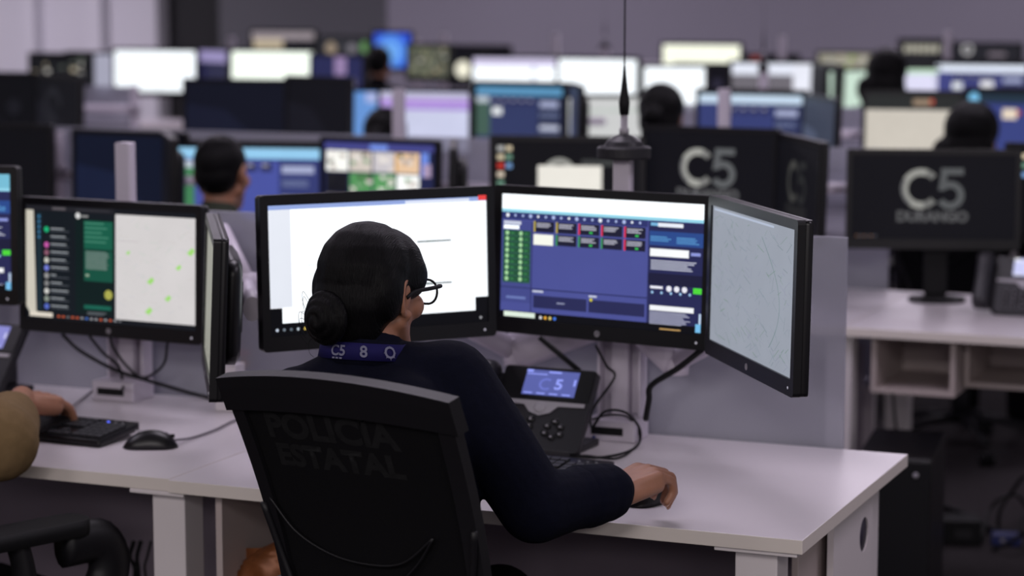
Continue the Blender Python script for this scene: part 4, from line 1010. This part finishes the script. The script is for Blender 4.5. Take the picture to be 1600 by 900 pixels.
# shirt
B = Blob(); cloth_top(B, J, 1.0, arms='L')
B.ell(J['neck'] + Vector((-.005, -.028, -.036)), (.085, .058, .052))
B.chain([J['shR'], (J['shR'] + J['elR']) / 2 + Vector((.0, 0, -.004)), J['elR']], [.064, .066, .062]); B.chain([J['elR'], J['elR'] * .45 + J['wrR'] * .55], [.062, .050])
B.cap(J['elR'] * .50 + J['wrR'] * .50, J['elR'] * .24 + J['wrR'] * .76, .054, .050); B.cap(J['elR'] * .24 + J['wrR'] * .76, J['elR'] * .09 + J['wrR'] * .91, .047, .046)
B.cap(J['neck'] - Vector((0, 0, .03)), J['neck'] + Vector((0, .006, .004)), .072, .066)
B.cap(J['neck'] - Vector((0, 0, .045)), J['shR'] + Vector((-.01, 0, .004)), .066, .066)
for k in range(5): # soft folds along the sleeve
    a = J['shR'].lerp(J['elR'], .35 + .14 * k); B.ell(a + Vector((.035, -.02, .012 * (-1) ** k)), (.030, .030, .012), Matrix.Rotation(.5 + .2 * k, 3, 'Y'))
shirt = B.build('shirt', M['navy'], wt, wo, .006, 5)
B = Blob(); B.cap(J['elR'].lerp(J['wrR'], .60), J['elR'].lerp(J['wrR'], .74), .055, .053); B.cap(J['elR'].lerp(J['wrR'], .74), J['elR'].lerp(J['wrR'], .86), .050, .051); B.ell(J['elR'].lerp(J['wrR'], .60) + Vector((-.01, 0, .028)), (.034, .034, .026)); B.build('cuff', M['navy'], shirt, wo, .0045, 3)
B = Blob(); trousers(B, J); B.build('trousers', M['black_cloth'], wt, wo, .01, 4); shoes(wt, J, wo)
# collar and lanyard ribbon round the neck
nc = J['neck'] + Vector((-.002, .004, .021))
def neckring(z0, z1, r0, r1, th, k0=-200, k1=20, n=30, lift=.012):
    bm = bmesh.new(); R4 = []
    for k in range(n + 1):
        a = math.radians(k0 + (k1 - k0) * k / n); c, s = math.cos(a), math.sin(a); up = lift * max(0, -s)
        R4.append([nc + Vector((c * r0, s * r0 * .95, z0 + up)), nc + Vector((c * r1, s * r1 * .95, z1 + up)), nc + Vector((c * (r1 + th), s * (r1 + th) * .95, z1 + up)), nc + Vector((c * (r0 + th), s * (r0 + th) * .95, z0 + up))])
    loft(bm, R4); return bm
obj('collar', neckring(-.030, .012, .072, .064, .004), M['navy'], shirt, origin=wo, smooth=True)
ln_ = obj('lanyard', neckring(-.020, .008, .0785, .0725, .0016, lift=.010), M['lanyard'], wt, origin=wo, smooth=True)
def on_band(x, z, off=.0022):
    a = -PI / 2 + math.radians(24) + x / .078; c, s = math.cos(a), math.sin(a); t_ = (z + .014) / .028; r = .0785 + (.0725 - .0785) * t_ + .0016 + off
    return nc + Vector((c * r, s * r * .95, -.020 + .028 * t_ + .010 * max(0, -s)))
for body, x, sz in (('C5', -.045, .024), ('8', 0.0, .026), ('O', .046, .027)):
    me = text_mesh(body, sz, .0006); bmt = bmesh.new(); bmt.from_mesh(me)
    for v in bmt.verts: v.co = on_band(v.co.x + x, v.co.y)
    obj('printed_mark', bmt, M['lanyard_print'], ln_, origin=wo)
bm = bmesh.new()
for k in range(8):
    a = 2 * PI * k / 8; q = [on_band(.046 + math.cos(a + e) * r, math.sin(a + e) * r - .0) for r, e in ((.0085, -.15), (.0125, 0), (.0085, .15))]; bm.faces.new([bm.verts.new(p) for p in q])
for k in range(3):
    z = -.0115; q = [on_band(-.055 + .007 * k, z - .0015), on_band(-.050 + .007 * k, z - .0015), on_band(-.050 + .007 * k, z + .0012), on_band(-.055 + .007 * k, z + .0012)]; bm.faces.new([bm.verts.new(p) for p in q])
obj('printed_star', bm, M['lanyard_print'], ln_, origin=wo)

# --- the man in tan at the left edge
mo = Vector((-2.98, 3.25, 0))
mt = thing('person', 'man in a tan long-sleeved shirt cut off by the left edge, hand on the keyboard', 'person', mo)
J = seated((-3.03, 3.33, 1.05), math.radians(-8), .455)
J['skull'] = Vector((-3.02, 3.36, 1.14)); J['shR'] = Vector((-2.86, 3.36, .985)); J['elR'] = at(-4, 690, 815); J['wrR'] = at(34, 622, 760); J['wrL'] = Vector((-3.02, 3.78, .80))
B = Blob(); limbs_skin(B, J); P, HR = head_skin(B, Vector((-3.02, 3.37, 1.20)), -.1)
nlm = hand(B, J['wrR'], (at(92, 624, 742) - J['wrR']), Vector((.1, -.15, 1)), 1, (.26, .40, .32), .08, 1.15, .0)
hand(B, J['wrL'], Vector((.2, 1, -.1)), Vector((0, 0, 1)), -1, (.3, .4, .3), .06)
B.build('body', M['skin'], mt, mo, .0038, 5)
for c, d_, n_, r_ in nlm:
    bm = bmesh.new(); bmesh.ops.create_uvsphere(bm, u_segments=10, v_segments=6, radius=1); s_ = d_.cross(n_).normalized(); Rn = Matrix((s_, d_, n_)).transposed()
    for v in bm.verts: v.co = c + d_ * r_ * .25 + n_ * r_ * .72 + Rn @ Vector((v.co.x * r_ * .62, v.co.y * r_ * .85, v.co.z * r_ * .28))
    obj('fingernail', bm, M['nail'], mt, smooth=True, origin=mo)
B = Blob(); cloth_top(B, J, 1.12, arms='L'); B.cap(J['shR'], J['elR'], .075, .080); B.cap(J['elR'], J['elR'].lerp(J['wrR'], .45), .078, .062); B.cap(J['elR'].lerp(J['wrR'], .45), J['elR'].lerp(J['wrR'], .66), .052, .044)
B.build('shirt', M['tan'], mt, mo, .0065, 5)
B = Blob(); trousers(B, J); B.build('trousers', M['khaki'], mt, mo, .01, 4); shoes(mt, J, mo)
B = Blob(); B.ell(P(0, -.02, .035), (.078, .096, .082), HR); B.ell(P(0, -.05, -.01), (.066, .06, .06), HR); B.build('hair', M['hair'], mt, mo, .006, 4)
_t = on_z(38, 822, .683); _ya = -.38
make_chair('black office chair at the left edge with its armrest under the desk', (_t.x - .295 * math.cos(_ya) + .02 * math.sin(_ya), _t.y - .295 * math.sin(_ya) - .02 * math.cos(_ya), 0), _ya, text=False, loop=True)

# --- people in the rows behind
def back_person(label, head_px, Y, yaw, topcol, chair_of, hair='short', sc=1.0, hair_r=1.0):
    ht = on_y(head_px[0], head_px[1], Y); hc = ht - Vector((0, 0, .115 * sc)); o = Vector((hc.x, Y - .05, 0))
    t = thing('person', label, 'person', o)
    J = seated(hc + Vector((0, -.03, -.15)), yaw, .455); J['skull'] = hc + Vector((0, -.01, -.04))
    B = Blob(); limbs_skin(B, J); P, R = head_skin(B, hc, yaw, .05, sc)
    for s, k in (('L', -1), ('R', 1)): hand(B, J['wr' + s], Matrix.Rotation(yaw, 3, 'Z') @ Vector((-.1 * k, 1, -.1)), Vector((0, 0, 1)), k, (.3, .4, .3))
    B.build('body', M['skin'], t, o, .0055, 4)
    B = Blob(); cloth_top(B, J, 1.0); B.cap(J['neck'] - Vector((0, 0, .03)), J['neck'] + Vector((0, .004, .028)), .070, .064)
    B.build('shirt', M[topcol], t, o, .011, 4)
    B = Blob(); trousers(B, J); B.build('trousers', M['black_cloth'], t, o, .014, 3); shoes(t, J, o)
    B = Blob(); E = lambda x, y, z, a, b, d: B.ell(P(x, y, z), (a * hair_r, b * hair_r, d * hair_r), R)
    if hair == 'short':
        E(0, -.018, .036, .079, .096, .083); E(0, -.045, -.004, .070, .062, .062)
    elif hair == 'long':
        E(0, -.022, .034, .092, .106, .094); E(0, -.055, -.04, .09, .075, .10); E(-.045, -.05, -.10, .06, .06, .09); E(.045, -.05, -.10, .055, .06, .09); E(-.085, -.055, -.055, .04, .05, .055)
    else:
        E(0, -.02, .034, .088, .102, .092); E(0, -.05, -.02, .078, .07, .075); E(-.01, -.12, .0, .042, .04, .042)
    B.build('hair', M['hair'], t, o, .008, 4)
    cl = 'black office chair under the ' + chair_of; cp = (J['pelvis'].x, J['pelvis'].y, 0)
    if not CH: CH.append(make_chair(cl, cp, yaw, text=False, top=1.0, rec=12))
    else: copy_tree(CH[0], cp, cl, rz=yaw)
    return t
CH = []; _m = back_person
_m('man with short dark hair and olive collar, seated at the blue screens behind', (346, 210), 5.98, .12, 'green_cloth', 'short man before the blue application screen', 'short', 1.04)
_m('woman with dark hair, blurred behind the near C5 screen', (1035, 133), 8.35, .1, 'black_cloth', 'dark haired woman behind the C5 screen', 'bun', 1.06, 1.06)
_m('woman with long dark wavy hair, seated before the beige map screen', (1522, 163), 8.30, -.1, 'black_cloth', 'wavy haired woman before the beige map screen', 'long', 1.08, 1.1)
_m('woman with tall dark hair, blurred in the fourth row above the beige map', (1387, 78), 10.9, .1, 'black_cloth', 'tall haired woman of the fourth row', 'long', 1.12, 1.12)
_m('man with dark hair, before the bright blue screen far away', (592, 72), 13.2, .1, 'black_cloth', 'far man before the bright blue screen', 'short', 1.0, 1.05)
_m('woman with dark hair, head before the lilac spreadsheet screen', (603, 172), 8.4, .2, 'black_cloth', 'woman before the lilac spreadsheet', 'bun', 1.0, 1.05)

# ------------------------------------------------------------------ monitors of the rows behind
def bmon(label, x0, x1, ytop, Y, yaw, content, w=None, h=None, group=None, tilt=.03):
    a, b = on_y(x0, ytop, Y), on_y(x1, ytop, Y)
    ww = w or (b.x - a.x) / max(.3, math.cos(yaw)); hh = h or ww * .6
    return monitor(label, ((a.x + b.x) / 2, Y, on_y((x0 + x1) / 2, ytop, Y).z - hh / 2), yaw, tilt, ww, hh, content, detail=False, group=group)
# second row
def stand(m, label, ring=True):
    bpy.context.view_layer.update(); p = m.matrix_world.translation; d = (m.matrix_world.to_3x3() @ Vector((0, 1, 0))); q = p + d * .075 + Vector((.02, 0, 0))
    t = thing('monitor_stand', label, 'monitor stand', (q.x, q.y, .7505), m.rotation_euler.z)
    bm = bmesh.new(); rings = []
    n = 36; ringo = [(.085 * math.cos(2 * PI * i / n), .07 * math.sin(2 * PI * i / n)) for i in range(n)]; ri = [(.052 * math.cos(2 * PI * i / n), .042 * math.sin(2 * PI * i / n)) for i in range(n)]
    ringplate(bm, ringo, ri, 0, .012)
    for v in bm.verts: v.co = Vector((v.co.x, v.co.z - .06, v.co.y))
    obj('foot_ring', bm, M['rubber'], t)
    bm = bmesh.new(); box(bm, -.035, .035, -.010, .012, .0125, p.z - .75 + .03, .006); obj('neck', bm, M['rubber'], t)
b8 = bmon('monitor with the grey C5 DURANGO logo on the right, over the second row desk', 1333, 1590, 233, 6.72, .30, c_c5, h=.30, tilt=.04)
stand(b8, 'black monitor stand with ring foot under the C5 DURANGO screen')
b9 = bmon('monitor at the right edge with a column of coloured icons on black', 1594, 1800, 226, 6.80, -.12, c_icons, w=.48, h=.3)
stand(b9, 'black monitor stand behind the phone at the right edge')
b6 = bmon('monitor with a large C5 logo between the antenna and the side-turned monitor', 1000, 1222, 198, 6.78, -.10, lambda s: c_c5(s, 1.1, 'DURANGO', .50, .44), h=.30)
b7 = bmon('side-turned dark monitor at the right end of the C5 pair', 1212, 1290, 214, 6.55, -1.02, lambda s: c_c5(s, .45, 'DURANGO', .5, .45), w=.48, h=.31)
b5 = bmon('black monitor with icon column and part of a C5 logo behind the blue app screen', 776, 1000, 213, 6.70, .22, lambda s: (c_icons(s), s.arc(.45, .42, .055, .036, math.radians(35), math.radians(290), lambda t: (150, 150, 145), 2), s.rect(.60, .22, .82, .30, (60, 62, 62), 2), s.rect(.30, .30, .74, .75, (238, 234, 225), 4)), h=.30)
b4 = bmon('monitor with a bright grid of camera pictures in the second row', 497, 692, 216, 6.75, -.10, c_video, h=.30)
b3 = bmon('monitor with a blue application behind the short haired man', 274, 497, 220, 6.72, .22, lambda s: c_blue_app(s, (150, 205, 240), (70, 130, 88), (74, 84, 160)), h=.30)
b4s = bmon('side-turned monitor right of the camera picture grid', 686, 728, 224, 6.52, -1.15, lambda s: c_off(s, (60, 60, 70)), w=.48, h=.30)
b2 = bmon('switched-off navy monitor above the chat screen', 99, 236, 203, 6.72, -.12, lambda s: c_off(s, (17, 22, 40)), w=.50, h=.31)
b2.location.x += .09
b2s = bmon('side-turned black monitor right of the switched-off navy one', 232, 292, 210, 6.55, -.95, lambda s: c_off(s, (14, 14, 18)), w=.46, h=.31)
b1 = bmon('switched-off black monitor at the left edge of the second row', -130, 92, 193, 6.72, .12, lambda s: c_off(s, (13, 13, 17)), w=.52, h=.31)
# third row
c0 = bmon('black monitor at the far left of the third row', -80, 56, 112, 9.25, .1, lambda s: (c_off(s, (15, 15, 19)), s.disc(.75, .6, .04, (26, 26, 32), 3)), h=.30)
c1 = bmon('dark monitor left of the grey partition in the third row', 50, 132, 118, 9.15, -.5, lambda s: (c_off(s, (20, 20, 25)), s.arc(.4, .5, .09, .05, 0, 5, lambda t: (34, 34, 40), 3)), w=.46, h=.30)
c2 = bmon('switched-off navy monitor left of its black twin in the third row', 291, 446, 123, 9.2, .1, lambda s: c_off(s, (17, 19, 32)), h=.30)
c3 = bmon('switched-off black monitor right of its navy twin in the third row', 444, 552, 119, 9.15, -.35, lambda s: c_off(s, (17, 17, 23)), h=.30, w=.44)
c4a = bmon('narrow view of a turned monitor with light blue content in the third row', 516, 604, 137, 9.38, .12, lambda s: (s.rect(0, 0, 1, 1, (104, 150, 215), 0), s.rect(.6, .5, 1, 1, (110, 170, 200), 1), s.rect(.6, .02, 1, .2, (170, 180, 225), 2)), w=.42, h=.30)
c4 = bmon('monitor with a lilac spreadsheet under a purple bar in the third row', 592, 738, 138, 9.25, .05, c_lilac, h=.31)
c5 = bmon('monitor with a teal topped navy application in the third row, left of centre', 738, 888, 127, 9.25, -.08, lambda s: c_blue_app(s, (92, 150, 190), (70, 96, 86), (52, 60, 100)), h=.31)
c5s = bmon('side-turned dark monitor right of the teal topped application', 882, 916, 132, 9.0, -1.1, lambda s: c_off(s, (50, 56, 80)), w=.45, h=.31)
c6 = bmon('monitor with a pale grey page behind the antenna', 914, 1010, 147, 9.2, .45, lambda s: (s.rect(0, 0, 1, 1, (205, 206, 206), 0), s.rect(0, .2, 1, .23, (180, 196, 184), 1)), h=.30, w=.44)
c7 = bmon('monitor with a white topped blue application behind the C5 logo', 1086, 1264, 139, 9.22, -.08, lambda s: c_blue_app(s, (200, 220, 240), None, (56, 64, 116)), h=.31)
c7s = bmon('side-turned monitor right of the white topped blue application', 1258, 1308, 150, 8.98, -1.02, lambda s: c_off(s, (58, 64, 80)), w=.48, h=.31)
c8 = bmon('monitor with a beige map under a dark bar at the right', 1350, 1506, 141, 9.22, .12, c_map_beige, h=.31)
c9 = bmon('monitor with a navy application and teal logo behind the wavy haired woman', 1506, 1660, 137, 9.28, -.1, lambda s: (c_blue_app(s, (36, 52, 66), None, (58, 68, 128), False), s.disc(.07, .10, .022, (120, 190, 230), 4), s.rect(.40, .26, .56, .42, (232, 216, 196), 4), s.rect(.56, .28, .60, .36, (190, 70, 50), 4)), h=.31)
# fourth row
d0 = bmon('dark monitor with pale specks at the far left of the fourth row', 42, 148, 82, 11.75, .0, lambda s: c_speck(s, (22, 22, 26), ((170, 160, 140), (90, 96, 90), (60, 60, 66), (200, 196, 190), (40, 44, 46), (24, 24, 28), (20, 20, 24))), w=.46, h=.30)
d0b = bmon('monitor turned away with a pale grey page left of the brightest white screen', 118, 182, 80, 11.86, .1, lambda s: c_white(s, (165, 165, 184)), w=.42, h=.30)
d1 = bmon('bright white monitor at the left of the fourth row', 178, 308, 75, 11.75, .05, lambda s: (c_white(s), s.rect(0, .92, .2, 1, (60, 60, 70), 2)), h=.29)
d1b = bmon('navy monitor with a lavender bar between two white screens', 303, 360, 74, 11.72, -.55, lambda s: (s.rect(0, 0, 1, 1, (34, 34, 66), 0), s.rect(0, 0, 1, .28, (150, 140, 186), 1)), w=.42, h=.30)
d2 = bmon('bright white monitor with a stepped lower edge left of the blue screen', 354, 492, 76, 11.75, .05, lambda s: c_white(s, (300, 310, 296)), h=.29)
d3 = bmon('navy monitor with a small lilac patch right of the stepped white screen', 490, 566, 84, 11.7, -.3, lambda s: (s.rect(0, 0, 1, 1, (42, 44, 84), 0), s.rect(.45, .0, .68, .45, (150, 128, 170), 1)), w=.44, h=.28)
d4 = bmon('monitor with a muddled green and beige camera picture in the fourth row', 636, 706, 68, 11.9, -.1, lambda s: c_speck(s, (92, 94, 82)), w=.30, h=.22)
d5 = bmon('white screened monitor left of the antenna in the fourth row', 738, 872, 86, 11.75, .08, lambda s: (c_white(s), s.rect(0, 0, 1, .2, (214, 206, 236), 1), s.rect(.72, .2, .745, 1, (150, 150, 185), 2)), h=.28)
d6 = bmon('wide white screened monitor right behind the antenna whip', 868, 1002, 88, 11.7, -.05, lambda s: c_white(s), h=.31)
d7 = bmon('small visible white monitor above the blurred head with dark hair', 1020, 1088, 100, 11.65, .35, lambda s: c_white(s), w=.36, h=.27)
d7b = bmon('black fourth row monitor under the cream strip, left of the white barred one', 1072, 1146, 98, 11.86, .1, lambda s: (s.rect(0, 0, 1, 1, (18, 17, 24), 0), s.rect(.55, .3, .7, .6, (44, 42, 58), 1)), w=.40, h=.28)
d8 = bmon('monitor with a white bar over grey in the fourth row, right of centre', 1140, 1276, 94, 11.7, .0, lambda s: (s.rect(0, 0, 1, 1, (112, 108, 116), 0), s.rect(0, 0, 1, .24, (232, 236, 250), 1), s.rect(.76, .0, 1, .7, (236, 238, 250), 2)), h=.30)
d8s = bmon('side-turned black monitor right of the white barred grey screen', 1270, 1316, 99, 11.45, -1.0, lambda s: c_off(s, (16, 16, 22)), w=.48, h=.32)
d9 = bmon('narrow pale green screened monitor turned aside in the fourth row', 1322, 1358, 106, 11.5, 1.0, lambda s: c_white(s, (205, 228, 212)), w=.44, h=.36)
d10 = bmon('pale lavender screened monitor right of the tall dark hair', 1395, 1460, 103, 11.7, .25, lambda s: c_white(s, (226, 224, 250), (200, 230, 205)), w=.40, h=.26)
d11 = bmon('wide monitor with a glowing white bar over navy at the right', 1457, 1612, 94, 11.72, -.05, lambda s: (c_blue_app(s, (238, 246, 262), None, (66, 70, 130)), s.rect(.5, .34, .64, .56, (240, 240, 246), 5)), h=.31)
# fifth row
e1 = bmon('far monitor with beige and dark picture above the stepped white screen', 392, 494, 46, 14.2, .05, lambda s: (s.rect(0, 0, 1, 1, (24, 24, 30), 0), s.rect(0, 0, 1, .22, (150, 140, 146), 1), s.rect(.03, .2, .5, .6, (186, 172, 148), 2)), h=.30)
e2 = bmon('far monitor with a saturated bright blue picture', 583, 644, 48, 14.1, .05, c_bluegrad, w=.30, h=.28)
e1b = bmon('far dark monitor with two pale blobs left of the bright blue one', 494, 580, 56, 14.2, -.1, lambda s: (s.rect(0, 0, 1, 1, (52, 52, 58), 0), s.disc(.25, .3, .045, (150, 134, 116), 1), s.disc(.68, .3, .035, (120, 116, 124), 1), s.disc(.95, .25, .04, (96, 140, 86), 1)), h=.28)
e2b = bmon('far dark monitor with a round cream disc left of the white screens', 700, 800, 70, 14.2, -.05, c_disc, h=.29)
e3 = bmon('far monitor with a glowing cream strip above the dark screens', 1032, 1162, 66, 13.4, -.05, lambda s: c_white(s, (282, 284, 262)), h=.30)
e3b = bmon('far dark monitor right of the cream strip with a red spot', 1158, 1250, 84, 14.1, .0, lambda s: (s.rect(0, 0, 1, 1, (17, 17, 22), 0), s.rect(.15, .0, .3, .12, (150, 60, 50), 1)), h=.28)
e4 = bmon('far monitor with a pale green and beige picture left of the tall dark hair', 1276, 1384, 80, 14.2, .0, lambda s: c_speck(s, (150, 146, 132), ((190, 186, 170), (150, 170, 90), (200, 180, 160), (170, 160, 140), (200, 200, 196))), h=.28)
e5 = bmon('far dark monitor with rows of pale specks at the right', 1412, 1478, 60, 14.2, .05, lambda s: (s.rect(0, 0, 1, 1, (34, 34, 38), 0), s.rect(.08, .1, .85, .28, (120, 118, 108), 1), *[s.rect(.1 + .12 * k, .12, .16 + .12 * k, .3, (200, 196, 180), 2) for k in range(6)]), w=.34, h=.28)
e6 = bmon('far dark monitor with a pale ring at the right', 1480, 1600, 66, 14.2, -.1, lambda s: (s.rect(0, 0, 1, 1, (36, 36, 42), 0), s.arc(.25, .12, .035, .02, 0, 6.28, lambda t: (190, 188, 190), 1), s.rect(.55, .2, .8, .3, (120, 110, 120), 1)), h=.28)

def column(label, x, ytop, Y, mons=(), w=.034, group=None):
    p = on_y(x, ytop, Y); t = thing('monitor_stand', label, 'monitor arm', (p.x, Y, .7505), group=group)
    bm = bmesh.new(); box(bm, -.05, .05, -.05, .015, 0, .04, .004); obj('clamp_base', bm, M['white_arm'], t)
    bm = bmesh.new(); slab(bm, rrect(w, p.z - .75 - .035, .004, cz=(p.z - .75 + .035) / 2), -.016, .016); obj('column', bm, M['white_arm'], t)
    for m in mons:
        q = vesa_point(m, .05) - Vector((p.x, Y, .7505)); zc = q.z - .02
        bm = bmesh.new(); mid = Vector((q.x + (.05 if m.rotation_euler.z < -.6 else 0), -.005, zc)); tube(bm, [Vector((0, 0, zc)), mid, q], .016, 10); lathe(bm, [(.0001, -.025), (.026, -.025), (.026, .025), (.0001, .025)], (0, 0, zc), 12)
        obj('swing_arm', bm, M['white_arm'], t)
column('white monitor column left of the C5 DURANGO desk, showing over the blue screen', 1132, 139, 6.90, (b6, b7, b5))
column('white monitor column standing before the lilac spreadsheet', 623, 139, 6.90, (b3, b4, b4s))
column('white monitor column at the left between the switched-off monitors', 92, 205, 6.90, (b1, b2, b2s), .026)
column('white post at the end of the third row partition at left', 210, 134, 9.40, (c1, c0), .03)
column('white monitor column right of the black twin screens', 548, 122, 9.40, (c2, c3))
column('white column over the fourth row right of centre', 1193, 112, 9.41, (c7, c7s, c6))
column('white column in the third row behind the teal topped application', 760, 206, 9.40, (c4, c5, c5s, c4a))
column('white column behind the beige map screen', 1500, 150, 9.41, (c8, c9))
column('pale monitor column topping the white screens left of the antenna', 868, 52, 11.90, (d5, d6, d7))
column('pale slim monitor column over the grey barred screen', 1222, 56, 11.90, (d7b, d8, d8s))
column('pale curved looking column at the upper right', 1481, 48, 11.90, (d9, d10, d11))
column('pale short column above the navy screen at left', 362, 58, 11.90, (d0, d0b, d1, d1b, d2, d3))
column('pale short column above the green and beige picture', 694, 52, 11.95, (d4,))
column('far pale column left of the antenna', 945, 76, 14.30, (e3, e3b, e2b), .05)
column('far pale column right of the bright blue screen', 652, 62, 14.30, (e2, e1, e1b))
column('far pale column at the right', 1398, 74, 14.30, (e4, e5, e6))
pa = on_y(945, 76, 14.30); antenna('far blurred antenna base on the pale column left of the near antenna', (pa.x, 14.295, pa.z + .001), .32, .6)
pa = on_y(1193, 112, 9.41); antenna('far thin antenna above the white bar screen right of centre', (pa.x, 9.405, pa.z + .001), .30, .42)

# third row phone with lavender display, and a cup-like glint
phone('blurred phone with a small lavender display below the brightest white screen', tuple(on_y(262, 190, 9.0).to_3d().xy) + (.7505,), -.05, (150, 140, 200))

# ------------------------------------------------------------------ right side floor things
tw = thing('computer_tower', 'black computer tower on the floor behind the white desk\'s right end', 'computer', (-1.37, 6.02, 0), .12)
bm = bmesh.new(); box(bm, -.10, .10, -.21, .21, .012, .45, .006); obj('case', bm, M['plastic'], tw)
bm = bmesh.new(); box(bm, -.097, .097, -.218, -.2102, .018, .445, .004); fp = obj('front_panel', bm, M['rubber'], tw)
bm = bmesh.new(); lathe(bm, [(.0001, 0), (.007, 0), (.007, .003), (.0001, .003)], (.06, -.2182, .41), 12, 'y'); obj('power_button', bm, M['silver'], fp)
bm = bmesh.new()
for sx in (-.08, .08):
    for sy in (-.17, .17): box(bm, sx - .012, sx + .012, sy - .012, sy + .012, 0, .0119, .001)
obj('feet', bm, M['rubber'], tw)
pb = on_z(1500, 845, 0.0)
tb = thing('power_brick', 'black power box on the floor at the lower right', 'box', (pb.x, pb.y, 0), .3)
bm = bmesh.new(); box(bm, -.06, .06, -.05, .05, 0, .075, .006); obj('housing', bm, M['rubber'], tb)
bm = bmesh.new(); box(bm, -.02, .03, -.053, -.0502, .02, .045, .001); obj('socket', bm, M['plastic_grey'], tb)
pc = on_z(1572, 850, 0.0); tc_ = thing('power_adapter', 'small dark blue adapter on the floor near the right edge', 'adapter', (pc.x, pc.y, 0), .2)
bm = bmesh.new(); box(bm, -.045, .045, -.025, .025, 0, .035, .006); obj('housing', bm, M['blue_cable'], tc_)
bm = bmesh.new(); box(bm, -.018, -.004, -.0275, -.0252, .012, .022, .0005); obj('sticker', bm, M['silver'], tc_)
fl = lambda x, y, z=.006: on_z(x, y, z)
cable('floor_cable', 'thick black cable lying on the floor from the tower to the right', [fl(1470, 790), fl(1500, 800, .02), fl(1530, 815), fl(1560, 830, .02), fl(1605, 835)], .009)
cable('tangled_cable', 'black cable arching off the floor at the right edge', [fl(1530, 850), fl(1545, 800, .06), fl(1565, 778, .10), fl(1590, 775, .08), fl(1610, 800)], .006)
cable('curled_cable', 'black cable curling steeply at the lower right corner', [fl(1560, 835), fl(1562, 800, .08), fl(1580, 770, .14), fl(1600, 745, .2), fl(1625, 740, .2)], .006)
cable('coiled_cable', 'second black cable arching over the small blue adapter', [fl(1550, 860), fl(1590, 840, .05), fl(1600, 805, .1), fl(1620, 790, .1)], .0055)
cable('hanging_cable', 'dark cable hanging below the box cubby in the second row', [on_y(1395, 612, 6.35), on_y(1398, 650, 6.35), on_y(1402, 690, 6.3), on_y(1400, 720, 6.3)], .004)
# hanging cables below the front desk at left
for k, (x, lab) in enumerate(((205, 'black cable bundle hanging under the left desk, left strand'), (216, 'black cable bundle hanging under the left desk, nearer the leg'), (232, 'thin dark cable hanging just left of the front desk leg'))):
    cable('hanging_cable', lab, [on_y(x + 4, 846, 4.2), on_y(x - 2, 870, 4.2), on_y(x + 6 - 6 * k, 890, 4.18), on_y(x + 2, 930, 4.2)], .005 if k < 2 else .003, 'rubber')
